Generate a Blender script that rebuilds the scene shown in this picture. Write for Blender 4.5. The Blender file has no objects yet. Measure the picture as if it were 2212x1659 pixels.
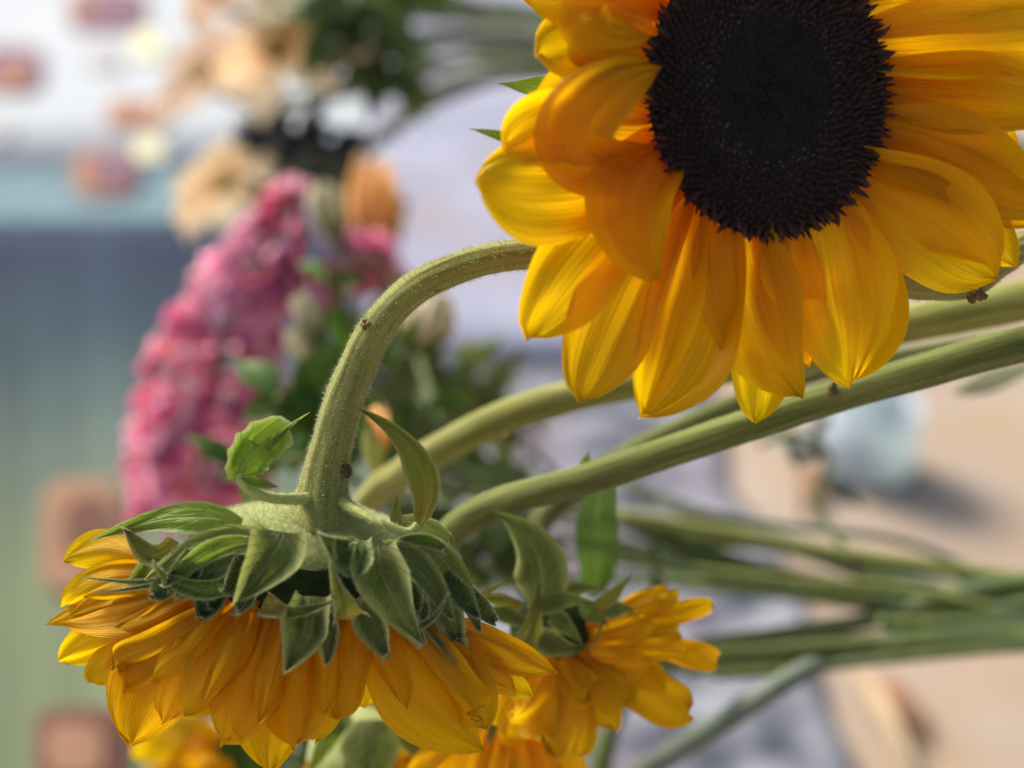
import bpy, math, random
from mathutils import Vector, Matrix, noise as mnoise

# ------------------------------------------------------------------ camera, world, sun, exposure
SC = bpy.context.scene
COL = SC.collection
PITCH = math.radians(30)
CAM_H = 0.75
CAM = Vector((0, 0, CAM_H))
RT = Vector((1, 0, 0))
FW = Vector((0, math.cos(PITCH), -math.sin(PITCH)))
UP = Vector((0, math.sin(PITCH), math.cos(PITCH)))
cam_d = bpy.data.cameras.new('camera')
cam = bpy.data.objects.new('camera', cam_d)
COL.objects.link(cam)
cam.location = CAM
cam.rotation_euler = (math.pi / 2 - PITCH, 0, 0)
cam_d.lens = 50
cam_d.sensor_width = 36
cam_d.clip_start = 0.01
cam_d.clip_end = 200
cam_d.dof.use_dof = True
cam_d.dof.focus_distance = 0.324
cam_d.dof.aperture_fstop = 5.2
SC.camera = cam

SUN_AZ = math.radians(-48)      # measured from +Y towards +X
SUN_EL = math.radians(36)
w = bpy.data.worlds.new('World')
SC.world = w
w.use_nodes = True
wn = w.node_tree.nodes
wn.clear()
sky = wn.new('ShaderNodeTexSky')
sky.sky_type = 'NISHITA'
sky.sun_disc = False
sky.sun_elevation = SUN_EL
sky.sun_rotation = SUN_AZ
sky.dust_density = 6.0
sky.air_density = 1.0
sky.ozone_density = 0.6
bg = wn.new('ShaderNodeBackground')
bg.inputs[1].default_value = 0.125
wo = wn.new('ShaderNodeOutputWorld')
w.node_tree.links.new(sky.outputs[0], bg.inputs[0])
w.node_tree.links.new(bg.outputs[0], wo.inputs[0])
sd = bpy.data.lights.new('sun', 'SUN')
sun = bpy.data.objects.new('sun', sd)
COL.objects.link(sun)
sd.energy = 4.7
sd.angle = math.radians(28)
sd.color = (1.0, 0.94, 0.84)
sdir = Vector((math.sin(SUN_AZ) * math.cos(SUN_EL), math.cos(SUN_AZ) * math.cos(SUN_EL), math.sin(SUN_EL)))
sun.rotation_euler = sdir.to_track_quat('Z', 'Y').to_euler()
SC.view_settings.view_transform = 'Standard'
SC.view_settings.look = 'None'
SC.view_settings.exposure = 0.14
SC.view_settings.gamma = 1.0
SC.cycles.use_denoising = True
SC.cycles.max_bounces = 10
SC.cycles.transmission_bounces = 8
SC.cycles.caustics_reflective = False
SC.cycles.caustics_refractive = False

# ------------------------------------------------------------------ helpers
KPX = 2212 * 50 / 36.0


def P(x, y, d):
    """a point seen at (x, y) of a 2212-wide view, d metres in front of the lens plane"""
    return CAM + RT * ((x - 1106) / KPX * d) + UP * ((829.5 - y) / KPX * d) + FW * d


def floor_at(x, y, z=0.0):
    r = RT * ((x - 1106) / KPX) + UP * ((829.5 - y) / KPX) + FW
    return CAM + r * ((CAM_H - z) / -r.z)


def tag(o, label=None, cat=None, group=None, kind=None):
    if label: o['label'] = label
    if cat: o['category'] = cat
    if group: o['group'] = group
    if kind: o['kind'] = kind
    return o


def thing(name, loc, label, cat, group=None):
    o = bpy.data.objects.new(name, None)
    o.empty_display_size = 0.01
    o.location = loc
    COL.objects.link(o)
    return tag(o, label, cat, group)


def mobj(name, V, F, mat, parent=None, uv=None, smooth=True, kind=None):
    """link one mesh object; V are world points, stored relative to the parent's origin"""
    off = Vector((0, 0, 0))
    q = parent
    while q is not None:
        off = off + q.location
        q = q.parent
    me = bpy.data.meshes.new(name)
    me.from_pydata([(v - off)[:] for v in V], [], F)
    if uv is not None:
        ul = me.uv_layers.new(name='UVMap')
        for p in me.polygons:
            for li in p.loop_indices:
                ul.data[li].uv = uv[me.loops[li].vertex_index]
    if smooth:
        me.polygons.foreach_set('use_smooth', [True] * len(me.polygons))
    me.materials.append(mat)
    o = bpy.data.objects.new(name, me)
    COL.objects.link(o)
    if parent is not None: o.parent = parent
    if kind: o['kind'] = kind
    return o


def bez(pts, t):
    p = list(pts)
    while len(p) > 1:
        p = [p[i].lerp(p[i + 1], t) for i in range(len(p) - 1)]
    return p[0]


def catmull(pts, n):
    """n points per span through pts (tuples of any length)"""
    out = []
    P_ = [pts[0]] + list(pts) + [pts[-1]]
    for i in range(1, len(P_) - 2):
        a, b, c, d = P_[i - 1], P_[i], P_[i + 1], P_[i + 2]
        for k in range(n):
            t = k / n
            out.append(tuple(0.5 * (2 * b[j] + (c[j] - a[j]) * t + (2 * a[j] - 5 * b[j] + 4 * c[j] - d[j]) * t * t
                                    + (3 * b[j] - a[j] - 3 * c[j] + d[j]) * t ** 3) for j in range(len(b))))
    out.append(tuple(pts[-1]))
    return out


PETAL = (0.52, 0.46, 2.0, 0.75)
ROUND = (0.60, 0.44, 2.2, 0.58)
BRACT = (0.34, 0.62, 1.3, 1.25)
LEAF = (0.42, 0.12, 1.4, 0.95)
SPIKE = (0.05, 0.95, 0.7, 0.9)


def blade_geo(pts, W, face=None, prof=PETAL, cup=0.5, ridge=0.05, ruffle=0.05, twist=0.0, roll=0.0, seed=0, nu=10, nv=18, skew=0.0, edge=0.0, tipn=0.35, scal=0.0):
    """a petal / bract / leaf: centre line = Bezier through world pts, W = full width in metres.
    cup: half-angle of the rolled section (edges bend towards face); twist along its length; ridge: creases"""
    rnd = random.Random(seed)
    face = -FW if face is None else face
    vm, a, p, r = prof
    ph1, ph2, ph3 = rnd.uniform(0, 6.3), rnd.uniform(0, 6.3), rnd.uniform(0, 6.3)
    V, F, UVs = [], [], []
    hw = W * 0.5
    so = rnd.uniform(-50, 50)
    for j in range(nv + 1):
        v = j / nv
        v2 = v if v < 1 else 0.9995
        c = bez(pts, v)
        t = (bez(pts, min(1, v + 0.02)) - bez(pts, max(0, v - 0.02))).normalized()
        n = face - t * face.dot(t)
        if n.length < 1e-6: n = UP.copy()
        n.normalize()
        s = t.cross(n)
        ang = roll + twist * (v - 0.2)
        n2 = n * math.cos(ang) + s * math.sin(ang)
        s2 = s * math.cos(ang) - n * math.sin(ang)
        if v2 < vm:
            wv = a + (1 - a) * math.sin(math.pi / 2 * v2 / vm)
        else:
            q = (v2 - vm) / (1 - vm)
            wv = max(0.0, 1 - q ** p) ** r
        wv *= hw
        phi = cup * (0.75 + 0.5 * math.sin(v * 3 + ph1))
        for i in range(nu + 1):
            u = i / nu * 2 - 1
            ww = wv * (1 - scal * abs(math.sin(v * 15 + ph3)) * abs(u) ** 3) * (1 + 0.07 * math.sin(v * 9 + ph2 + (2 if u > 0 else 0)) * abs(u))
            if abs(phi) > 1e-3:
                x = math.sin(u * phi) / phi * ww
                z = (1 - math.cos(u * phi)) / phi * ww
            else:
                x, z = u * ww, 0
            fade = math.sin(math.pi * min(1, 0.12 + v * 0.85))
            z += ridge * hw * (0.5 * math.cos(u * 5.2 + 0.5 * math.sin(ph3 + v * 2)) + 1.1 * (0.6 - abs(math.sin(u * 3.3 + 0.6 * math.sin(ph1 + v * 2.4))))) * fade
            z += ruffle * hw * math.sin(v * 8 + ph2 + u * 1.3) * (0.25 + abs(u) ** 1.5) * min(1, v * 2)
            nz = mnoise.noise(Vector((u * 1.6 + so, v * 3.0, seed * 1.37)))
            n3 = mnoise.noise(Vector((u * 4.0 + so, v * 1.6 + 7, seed * 0.71)))
            z += (nz * 0.20 + n3 * 0.16) * hw * min(1, v * 3) + edge * hw * abs(u) ** 5
            x += skew * hw * math.sin(math.pi * v)
            slip = tipn * hw * mnoise.noise(Vector((u * 2.2 + so, 3.1, seed * 0.37))) * max(0.0, v - 0.6) * 2.5
            V.append(c + s2 * x + n2 * z + t * slip)
            UVs.append((i / nu, v))
    for j in range(nv):
        for i in range(nu):
            k = j * (nu + 1) + i
            F.append((k, k + 1, k + nu + 2, k + nu + 1))
    return V, F, UVs


def blade(name, mat, parent, pts, W, **kw):
    V, F, UVs = blade_geo(pts, W, **kw)
    return mobj(name, V, F, mat, parent, UVs)


def tube_geo(pts, nu=18, ribs=0, ribamp=0.03, lump=0.03, seed=0, cap=True, sub=6):
    """pts = [(world Vector, radius)]"""
    raw = catmull([(p.x, p.y, p.z, r) for p, r in pts], sub)
    V, F, UVs = [], [], []
    prev = None
    L = 0
    for k, q in enumerate(raw):
        c = Vector(q[:3])
        r = q[3]
        a = Vector(raw[max(0, k - 1)][:3]); b = Vector(raw[min(len(raw) - 1, k + 1)][:3])
        t = (b - a).normalized()
        if prev is None:
            x = t.orthogonal().normalized()
        else:
            x = (prev - t * prev.dot(t)).normalized()
        prev = x
        y = t.cross(x)
        if k: L += (c - Vector(raw[k - 1][:3])).length
        for i in range(nu):
            an = 2 * math.pi * i / nu
            rr = r * (1 + (ribamp * math.cos(ribs * an) if ribs else 0)
                      + lump * mnoise.noise(Vector((math.cos(an) * 1.2 + seed, math.sin(an) * 1.2, L * 90 + seed * 3))))
            V.append(c + x * (rr * math.cos(an)) + y * (rr * math.sin(an)))
            UVs.append((i / nu, L / 0.05))
    n = len(raw)
    for k in range(n - 1):
        for i in range(nu):
            i2 = (i + 1) % nu
            F.append((k * nu + i, k * nu + i2, (k + 1) * nu + i2, (k + 1) * nu + i))
    if cap:
        F.append(tuple(reversed(range(nu))))
        F.append(tuple((n - 1) * nu + i for i in range(nu)))
    return V, F, UVs


def tube(name, mat, parent, pts, **kw):
    V, F, UVs = tube_geo(pts, **kw)
    return mobj(name, V, F, mat, parent, UVs)


def dpts(lst, d=None):
    """[(x, y, rpx[, d])] -> [(world, radius)]"""
    out = []
    lst = list(lst)
    for end in (0, -1):                 # the bunch goes on well past the edge of the view
        if lst[end][0] >= 2600 and len(lst[end]) > 3:
            p, o_ = lst[end], lst[1 if end == 0 else -2]
            f = 1500.0 / max(60, p[0] - o_[0])
            e_ = (p[0] + 1500, p[1] + (p[1] - o_[1]) * f * 0.6, p[2], p[3])
            lst = [e_] + lst if end == 0 else lst + [e_]
    for q in lst:
        dd = q[3] if len(q) > 3 else d
        out.append((P(q[0], q[1], dd), q[2] / KPX * dd))
    return out


# ------------------------------------------------------------------ materials
def newmat(name):
    m = bpy.data.materials.new(name)
    m.use_nodes = True
    nt = m.node_tree
    nt.nodes.clear()
    return m, nt, nt.nodes, nt.links


def ramp(nd, stops):
    r = nd.new('ShaderNodeValToRGB')
    el = r.color_ramp.elements
    while len(el) < len(stops): el.new(0.5)
    for e, (p, c) in zip(el, stops):
        e.position = p
        e.color = (*c, 1)
    return r


def leafy(name, base, mid, tip, trans=0.4, rough=0.5, streak=0.25, sscale=(26, 1.6), sheen=0.0, bump=0.25, var=0.12, margin=None, tcol=1.0, spec=0.3, vein=None, mlo=0.74, spots=None):
    """thin living tissue: colour runs base -> tip along the blade, streaked lengthwise, diffuse + translucent"""
    m, nt, nd, ln = newmat(name)
    uv = nd.new('ShaderNodeUVMap')
    sep = nd.new('ShaderNodeSeparateXYZ')
    ln.new(uv.outputs[0], sep.inputs[0])
    cr = ramp(nd, [(0.0, base), (0.35, mid), (1.0, tip)])
    oi = nd.new('ShaderNodeObjectInfo')
    mp = nd.new('ShaderNodeMapping')
    mp.inputs['Scale'].default_value = (sscale[0], sscale[1], 1)
    ad = nd.new('ShaderNodeVectorMath'); ad.operation = 'ADD'
    cmb = nd.new('ShaderNodeCombineXYZ')
    mu = nd.new('ShaderNodeMath'); mu.operation = 'MULTIPLY'; mu.inputs[1].default_value = 37.0
    ln.new(oi.outputs['Random'], mu.inputs[0])
    ln.new(mu.outputs[0], cmb.inputs[2])
    ln.new(uv.outputs[0], mp.inputs[0])
    ln.new(mp.outputs[0], ad.inputs[0]); ln.new(cmb.outputs[0], ad.inputs[1])
    no = nd.new('ShaderNodeTexNoise')
    no.inputs['Scale'].default_value = 1.0
    no.inputs['Detail'].default_value = 5
    ln.new(ad.outputs[0], no.inputs['Vector'])
    ad2 = nd.new('ShaderNodeMath'); ad2.operation = 'MULTIPLY_ADD'
    ad2.inputs[1].default_value = 0.35; ad2.inputs[2].default_value = -0.175
    ln.new(no.outputs[0], ad2.inputs[0])
    ad3 = nd.new('ShaderNodeMath'); ad3.operation = 'ADD'
    ln.new(ad2.outputs[0], ad3.inputs[0]); ln.new(sep.outputs[1], ad3.inputs[1])
    ln.new(ad3.outputs[0], cr.inputs[0])
    hs = nd.new('ShaderNodeHueSaturation')
    ln.new(cr.outputs[0], hs.inputs['Color'])
    mr = nd.new('ShaderNodeMapRange')
    mr.inputs['To Min'].default_value = 0.5 - 0.06 * var; mr.inputs['To Max'].default_value = 0.5 + 0.06 * var
    ln.new(oi.outputs['Random'], mr.inputs[0]); ln.new(mr.outputs[0], hs.inputs['Hue'])
    mv = nd.new('ShaderNodeMath'); mv.operation = 'MULTIPLY_ADD'
    mv.inputs[1].default_value = streak * 2; mv.inputs[2].default_value = 1 - streak
    ln.new(no.outputs[0], mv.inputs[0])
    mv2 = nd.new('ShaderNodeMapRange')
    mv2.inputs['To Min'].default_value = 1 - var; mv2.inputs['To Max'].default_value = 1 + var * 0.6
    mo = nd.new('ShaderNodeMath'); mo.operation = 'FRACT'
    ln.new(mu.outputs[0], mo.inputs[0]); ln.new(mo.outputs[0], mv2.inputs[0])
    mm = nd.new('ShaderNodeMath'); mm.operation = 'MULTIPLY'
    ln.new(mv.outputs[0], mm.inputs[0]); ln.new(mv2.outputs[0], mm.inputs[1])
    ln.new(mm.outputs[0], hs.inputs['Value'])
    col = hs.outputs[0]
    if spots is not None:
        tco = nd.new('ShaderNodeTexCoord')
        sn = nd.new('ShaderNodeTexNoise'); sn.inputs['Scale'].default_value = 420; sn.inputs['Detail'].default_value = 3
        ln.new(tco.outputs['Object'], sn.inputs['Vector'])
        sg = ramp(nd, [(0.60, (0, 0, 0)), (0.70, (0.75, 0.75, 0.75))])
        ln.new(sn.outputs[0], sg.inputs[0])
        sx = nd.new('ShaderNodeMixRGB'); sx.inputs[2].default_value = (*spots, 1)
        ln.new(sg.outputs[0], sx.inputs[0]); ln.new(col, sx.inputs[1])
        col = sx.outputs[0]
    if margin is not None or vein is not None:
        ab = nd.new('ShaderNodeMath'); ab.operation = 'MULTIPLY_ADD'; ab.inputs[1].default_value = 2; ab.inputs[2].default_value = -1
        ln.new(sep.outputs[0], ab.inputs[0])
        ab2 = nd.new('ShaderNodeMath'); ab2.operation = 'ABSOLUTE'
        ln.new(ab.outputs[0], ab2.inputs[0])
    if margin is not None:
        g = ramp(nd, [(mlo, (0, 0, 0)), (0.97, (0.85, 0.85, 0.85))])
        ln.new(ab2.outputs[0], g.inputs[0])
        mx = nd.new('ShaderNodeMixRGB')
        mx.inputs[2].default_value = (*margin, 1)
        ln.new(g.outputs[0], mx.inputs[0]); ln.new(col, mx.inputs[1])
        col = mx.outputs[0]
    bh = no.outputs[0]
    if vein is not None:
        # side veins run forward from the midrib: bands of (v*k - |u|*m)
        s1 = nd.new('ShaderNodeMath'); s1.operation = 'MULTIPLY'; s1.inputs[1].default_value = -2.2
        ln.new(ab2.outputs[0], s1.inputs[0])
        s2 = nd.new('ShaderNodeMath'); s2.operation = 'MULTIPLY_ADD'; s2.inputs[1].default_value = 7.0
        ln.new(sep.outputs[1], s2.inputs[0]); ln.new(s1.outputs[0], s2.inputs[2])
        fr = nd.new('ShaderNodeMath'); fr.operation = 'PINGPONG'; fr.inputs[1].default_value = 0.5
        ln.new(s2.outputs[0], fr.inputs[0])
        g1 = ramp(nd, [(0.0, (1, 1, 1)), (0.10, (0, 0, 0))])
        ln.new(fr.outputs[0], g1.inputs[0])
        g2 = ramp(nd, [(0.02, (1, 1, 1)), (0.09, (0, 0, 0))])
        ln.new(ab2.outputs[0], g2.inputs[0])
        mxv = nd.new('ShaderNodeMath'); mxv.operation = 'MAXIMUM'
        ln.new(g1.outputs[0], mxv.inputs[0]); ln.new(g2.outputs[0], mxv.inputs[1])
        ml = nd.new('ShaderNodeMath'); ml.operation = 'MULTIPLY'; ml.inputs[1].default_value = 0.55
        ln.new(mxv.outputs[0], ml.inputs[0])
        mx2 = nd.new('ShaderNodeMixRGB'); mx2.inputs[2].default_value = (*vein, 1)
        ln.new(ml.outputs[0], mx2.inputs[0]); ln.new(col, mx2.inputs[1])
        col = mx2.outputs[0]
        bb = nd.new('ShaderNodeMath'); bb.operation = 'MULTIPLY_ADD'; bb.inputs[1].default_value = -0.5
        ln.new(mxv.outputs[0], bb.inputs[0]); ln.new(no.outputs[0], bb.inputs[2])
        bh = bb.outputs[0]
    bp = nd.new('ShaderNodeBump')
    bp.inputs['Strength'].default_value = bump
    bp.inputs['Distance'].default_value = 0.0006
    ln.new(bh, bp.inputs['Height'])
    pr = nd.new('ShaderNodeBsdfPrincipled')
    pr.inputs['Roughness'].default_value = rough
    pr.inputs['Specular IOR Level'].default_value = spec
    pr.inputs['Sheen Weight'].default_value = sheen
    pr.inputs['Sheen Roughness'].default_value = 0.4
    ln.new(col, pr.inputs['Base Color']); ln.new(bp.outputs[0], pr.inputs['Normal'])
    tr = nd.new('ShaderNodeBsdfTranslucent')
    tc = nd.new('ShaderNodeMixRGB'); tc.blend_type = 'MULTIPLY'; tc.inputs[0].default_value = 1.0
    tc.inputs[2].default_value = (tcol, tcol, tcol * 0.8, 1)
    ln.new(col, tc.inputs[1])
    ln.new(tc.outputs[0], tr.inputs['Color']); ln.new(bp.outputs[0], tr.inputs['Normal'])
    mix = nd.new('ShaderNodeMixShader')
    mix.inputs[0].default_value = trans
    ln.new(pr.outputs[0], mix.inputs[1]); ln.new(tr.outputs[0], mix.inputs[2])
    out = nd.new('ShaderNodeOutputMaterial')
    ln.new(mix.outputs[0], out.inputs[0])
    return m


def solid(name, c1, c2, scale=40, rough=0.7, bump=0.2, dist=0.001, stretch=(1, 1, 1), sheen=0.0, spec=0.3, coords='Object', detail=6, c3=None, mscale=None, lo=0.32, hi=0.68):
    """noise-mottled opaque surface"""
    m, nt, nd, ln = newmat(name)
    tc = nd.new('ShaderNodeTexCoord')
    mp = nd.new('ShaderNodeMapping')
    mp.inputs['Scale'].default_value = stretch
    ln.new(tc.outputs[coords], mp.inputs[0])
    no = nd.new('ShaderNodeTexNoise')
    no.inputs['Scale'].default_value = scale
    no.inputs['Detail'].default_value = detail
    no.inputs['Roughness'].default_value = 0.6
    ln.new(mp.outputs[0], no.inputs['Vector'])
    cr = ramp(nd, [(lo, c1), (hi, c2)])
    ln.new(no.outputs[0], cr.inputs[0])
    col = cr.outputs[0]
    if c3 is not None:
        n3 = nd.new('ShaderNodeTexNoise'); n3.inputs['Scale'].default_value = mscale or scale * 0.2
        n3.inputs['Detail'].default_value = 4
        ln.new(mp.outputs[0], n3.inputs['Vector'])
        g = ramp(nd, [(0.5, (0, 0, 0)), (0.64, (1, 1, 1))])
        ln.new(n3.outputs[0], g.inputs[0])
        mx = nd.new('ShaderNodeMixRGB'); mx.inputs[2].default_value = (*c3, 1)
        ln.new(g.outputs[0], mx.inputs[0]); ln.new(col, mx.inputs[1])
        col = mx.outputs[0]
    bp = nd.new('ShaderNodeBump')
    bp.inputs['Strength'].default_value = bump
    bp.inputs['Distance'].default_value = dist
    ln.new(no.outputs[0], bp.inputs['Height'])
    pr = nd.new('ShaderNodeBsdfPrincipled')
    pr.inputs['Roughness'].default_value = rough
    pr.inputs['Specular IOR Level'].default_value = spec
    pr.inputs['Sheen Weight'].default_value = sheen
    pr.inputs['Sheen Roughness'].default_value = 0.35
    ln.new(col, pr.inputs['Base Color']); ln.new(bp.outputs[0], pr.inputs['Normal'])
    out = nd.new('ShaderNodeOutputMaterial')
    ln.new(pr.outputs[0], out.inputs[0])
    return m


M_PETAL = leafy('sunflower_petal', (0.84, 0.32, 0.002), (0.91, 0.50, 0.002), (0.95, 0.63, 0.003), trans=0.55, rough=0.42, streak=0.12, sscale=(34, 1.6), bump=0.85, var=0.2, spec=0.28)
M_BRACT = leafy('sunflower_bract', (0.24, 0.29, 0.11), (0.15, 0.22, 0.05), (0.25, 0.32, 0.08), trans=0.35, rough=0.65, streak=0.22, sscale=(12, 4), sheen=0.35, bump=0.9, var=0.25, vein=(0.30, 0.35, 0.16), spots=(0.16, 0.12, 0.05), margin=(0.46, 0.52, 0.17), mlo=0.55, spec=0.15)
M_BRACT_SHADE = leafy('shaded_inner_bract', (0.07, 0.10, 0.035), (0.06, 0.095, 0.025), (0.10, 0.14, 0.04), trans=0.2, rough=0.7, streak=0.25, sscale=(12, 4), sheen=0.15, bump=0.6, var=0.3, margin=(0.20, 0.25, 0.08), mlo=0.7, spec=0.1)  # dark green bract, deepened to paint the shade in the gaps
M_LEAF_BRIGHT = leafy('young_leaf', (0.22, 0.32, 0.05), (0.20, 0.34, 0.025), (0.22, 0.34, 0.03), trans=0.42, rough=0.5, streak=0.2, sscale=(10, 5), sheen=0.2, bump=0.8, var=0.12, spots=(0.22, 0.14, 0.04), margin=(0.36, 0.42, 0.20), vein=(0.42, 0.46, 0.14))  # brighter, greener than the outer bracts
M_LEAF_YEL = leafy('yellowing_leaf', (0.34, 0.27, 0.03), (0.24, 0.28, 0.03), (0.20, 0.26, 0.04), trans=0.4, rough=0.5, streak=0.3, sscale=(14, 2), sheen=0.2, bump=0.7, var=0.1, spots=(0.26, 0.15, 0.04), margin=(0.42, 0.41, 0.18), vein=(0.40, 0.38, 0.14))
M_STEM = solid('sunflower_stem', (0.17, 0.20, 0.04), (0.37, 0.38, 0.13), scale=1.0, rough=0.75, bump=0.6, dist=0.0006, sheen=0.4, c3=(0.24, 0.22, 0.06), mscale=0.6, spec=0.15, coords='UV', stretch=(16, 2.2, 1))
M_STEM2 = solid('green_sunflower_stem', (0.085, 0.12, 0.025), (0.24, 0.27, 0.085), scale=1.0, rough=0.75, bump=0.8, dist=0.0006, sheen=0.25, c3=(0.14, 0.16, 0.045), mscale=0.6, spec=0.15, coords='UV', stretch=(14, 1.6, 1))
M_RECEP = solid('flower_back', (0.25, 0.29, 0.10), (0.37, 0.41, 0.17), scale=900, rough=0.85, bump=0.35, dist=0.0006, sheen=0.6, spec=0.1)
M_CALYX_SHADE = solid('calyx_shade', (0.02, 0.035, 0.012), (0.04, 0.065, 0.022), scale=300, rough=0.9, bump=0.3, spec=0.1)  # dark green with the shade between the bracts put into it
M_SCAR = solid('leaf_scar', (0.08, 0.055, 0.025), (0.26, 0.20, 0.09), scale=800, rough=0.9, bump=0.8, dist=0.0006)
M_DISC = solid('disc_centre', (0.010, 0.011, 0.011), (0.032, 0.030, 0.026), scale=900, rough=0.75, bump=0.8, dist=0.0006, spec=0.25)
M_FLORET = solid('disc_floret', (0.042, 0.020, 0.016), (0.085, 0.040, 0.030), scale=600, rough=0.7, bump=0.3, spec=0.25)
M_POLLEN = solid('olive_floret', (0.09, 0.072, 0.03), (0.18, 0.14, 0.055), scale=600, rough=0.8, bump=0.3)
M_HAIR = solid('plant_hair', (0.44, 0.49, 0.28), (0.58, 0.62, 0.40), scale=200, rough=0.6, bump=0.0, spec=0.3)
M_FUZZ = solid('pale_fuzz', (0.56, 0.60, 0.38), (0.72, 0.75, 0.54), scale=200, rough=0.6, bump=0.0, spec=0.3)
M_FARSTEM = solid('green_stem', (0.085, 0.125, 0.03), (0.17, 0.21, 0.065), scale=180, rough=0.6, bump=0.2, c3=(0.11, 0.16, 0.08), mscale=30)
M_OLSTEM = solid('yellow_green_stem', (0.22, 0.25, 0.06), (0.32, 0.34, 0.11), scale=120, rough=0.7, bump=0.2)
M_GREYSTEM = solid('grey_green_stem', (0.16, 0.20, 0.15), (0.24, 0.28, 0.22), scale=120, rough=0.7, bump=0.2)
M_DARKLEAF = leafy('dark_green_leaf', (0.07, 0.115, 0.035), (0.10, 0.155, 0.045), (0.14, 0.20, 0.055), trans=0.42, rough=0.45, streak=0.25, sscale=(8, 3), bump=0.4, var=0.35, vein=(0.10, 0.14, 0.05))
M_GREENLEAF = leafy('green_leaf', (0.05, 0.11, 0.012), (0.06, 0.15, 0.010), (0.10, 0.20, 0.018), trans=0.3, rough=0.45, streak=0.2, sscale=(8, 3), bump=0.4, var=0.3, vein=(0.16, 0.24, 0.07))
M_OLIVE = leafy('olive_leaf', (0.17, 0.21, 0.06), (0.22, 0.27, 0.08), (0.30, 0.33, 0.11), trans=0.45, rough=0.5, streak=0.25, sscale=(8, 3), bump=0.4, var=0.4, vein=(0.2, 0.24, 0.1))
M_SHADELEAF = leafy('shadow_leaf', (0.022, 0.03, 0.045), (0.026, 0.036, 0.055), (0.03, 0.045, 0.06), trans=0.15, rough=0.5, streak=0.2, sscale=(8, 3), bump=0.3, var=0.3)  # the shadow on these leaves is put into their blue-black colour
M_PINK = leafy('pink_floret', (0.88, 0.28, 0.58), (0.93, 0.44, 0.74), (0.96, 0.66, 0.90), trans=0.62, rough=0.6, streak=0.2, sscale=(10, 2), bump=0.2, var=0.35)
M_PINK2 = leafy('rose_floret', (0.86, 0.18, 0.36), (0.92, 0.30, 0.48), (0.94, 0.46, 0.64), trans=0.6, rough=0.6, streak=0.2, sscale=(10, 2), bump=0.2, var=0.35)
M_PINK3 = leafy('magenta_floret', (0.56, 0.05, 0.24), (0.70, 0.12, 0.40), (0.80, 0.26, 0.56), trans=0.55, rough=0.6, streak=0.2, sscale=(10, 2), bump=0.2, var=0.3)
M_PEACH = leafy('peach_petal', (0.92, 0.66, 0.40), (0.95, 0.76, 0.54), (0.97, 0.84, 0.68), trans=0.65, rough=0.6, streak=0.12, sscale=(14, 1.4), bump=0.2, var=0.2)
M_DUSTY = leafy('dusty_petal', (0.78, 0.56, 0.44), (0.84, 0.66, 0.58), (0.88, 0.76, 0.70), trans=0.65, rough=0.6, streak=0.12, sscale=(14, 1.4), bump=0.2, var=0.2)
M_CREAM = leafy('cream_petal', (0.50, 0.46, 0.22), (0.68, 0.62, 0.44), (0.76, 0.70, 0.56), trans=0.35, rough=0.6, streak=0.12, sscale=(14, 1.4), bump=0.2, var=0.2)
M_ORANGE = leafy('orange_tan_petal', (0.74, 0.42, 0.16), (0.82, 0.52, 0.24), (0.88, 0.62, 0.36), trans=0.65, rough=0.6, streak=0.12, sscale=(14, 1.4), bump=0.2, var=0.15)
M_TANDISC = solid('tan_flower_centre', (0.26, 0.17, 0.05), (0.42, 0.28, 0.10), scale=500, rough=0.9, bump=0.8)
M_FLOOR = solid('tan_floor', (0.35, 0.275, 0.22), (0.46, 0.38, 0.32), scale=5, rough=0.75, bump=0.15, dist=0.004, c3=(0.42, 0.31, 0.21), mscale=4.5)
M_RUG = solid('lavender_rug', (0.05, 0.06, 0.09), (0.33, 0.35, 0.41), lo=0.40, hi=0.60, scale=14, rough=0.95, bump=0.5, dist=0.004, sheen=0.2, c3=(0.20, 0.16, 0.22), mscale=8)
M_PALECLOTH = solid('pale_lavender_cloth', (0.27, 0.29, 0.40), (0.39, 0.41, 0.54), scale=7, rough=0.95, bump=0.3, dist=0.004, c3=(0.33, 0.31, 0.37), mscale=4)
M_PALELEAF = leafy('pale_grey_leaf', (0.34, 0.38, 0.26), (0.40, 0.44, 0.32), (0.44, 0.48, 0.36), trans=0.4, var=0.1)
M_QWHITE = solid('white_quilt', (0.43, 0.49, 0.55), (0.53, 0.57, 0.62), scale=9, rough=0.9, bump=0.3, dist=0.003, sheen=0.2)
M_QTEAL = solid('teal_quilt', (0.11, 0.21, 0.26), (0.17, 0.28, 0.33), scale=9, rough=0.9, bump=0.3, dist=0.003, sheen=0.2)
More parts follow.
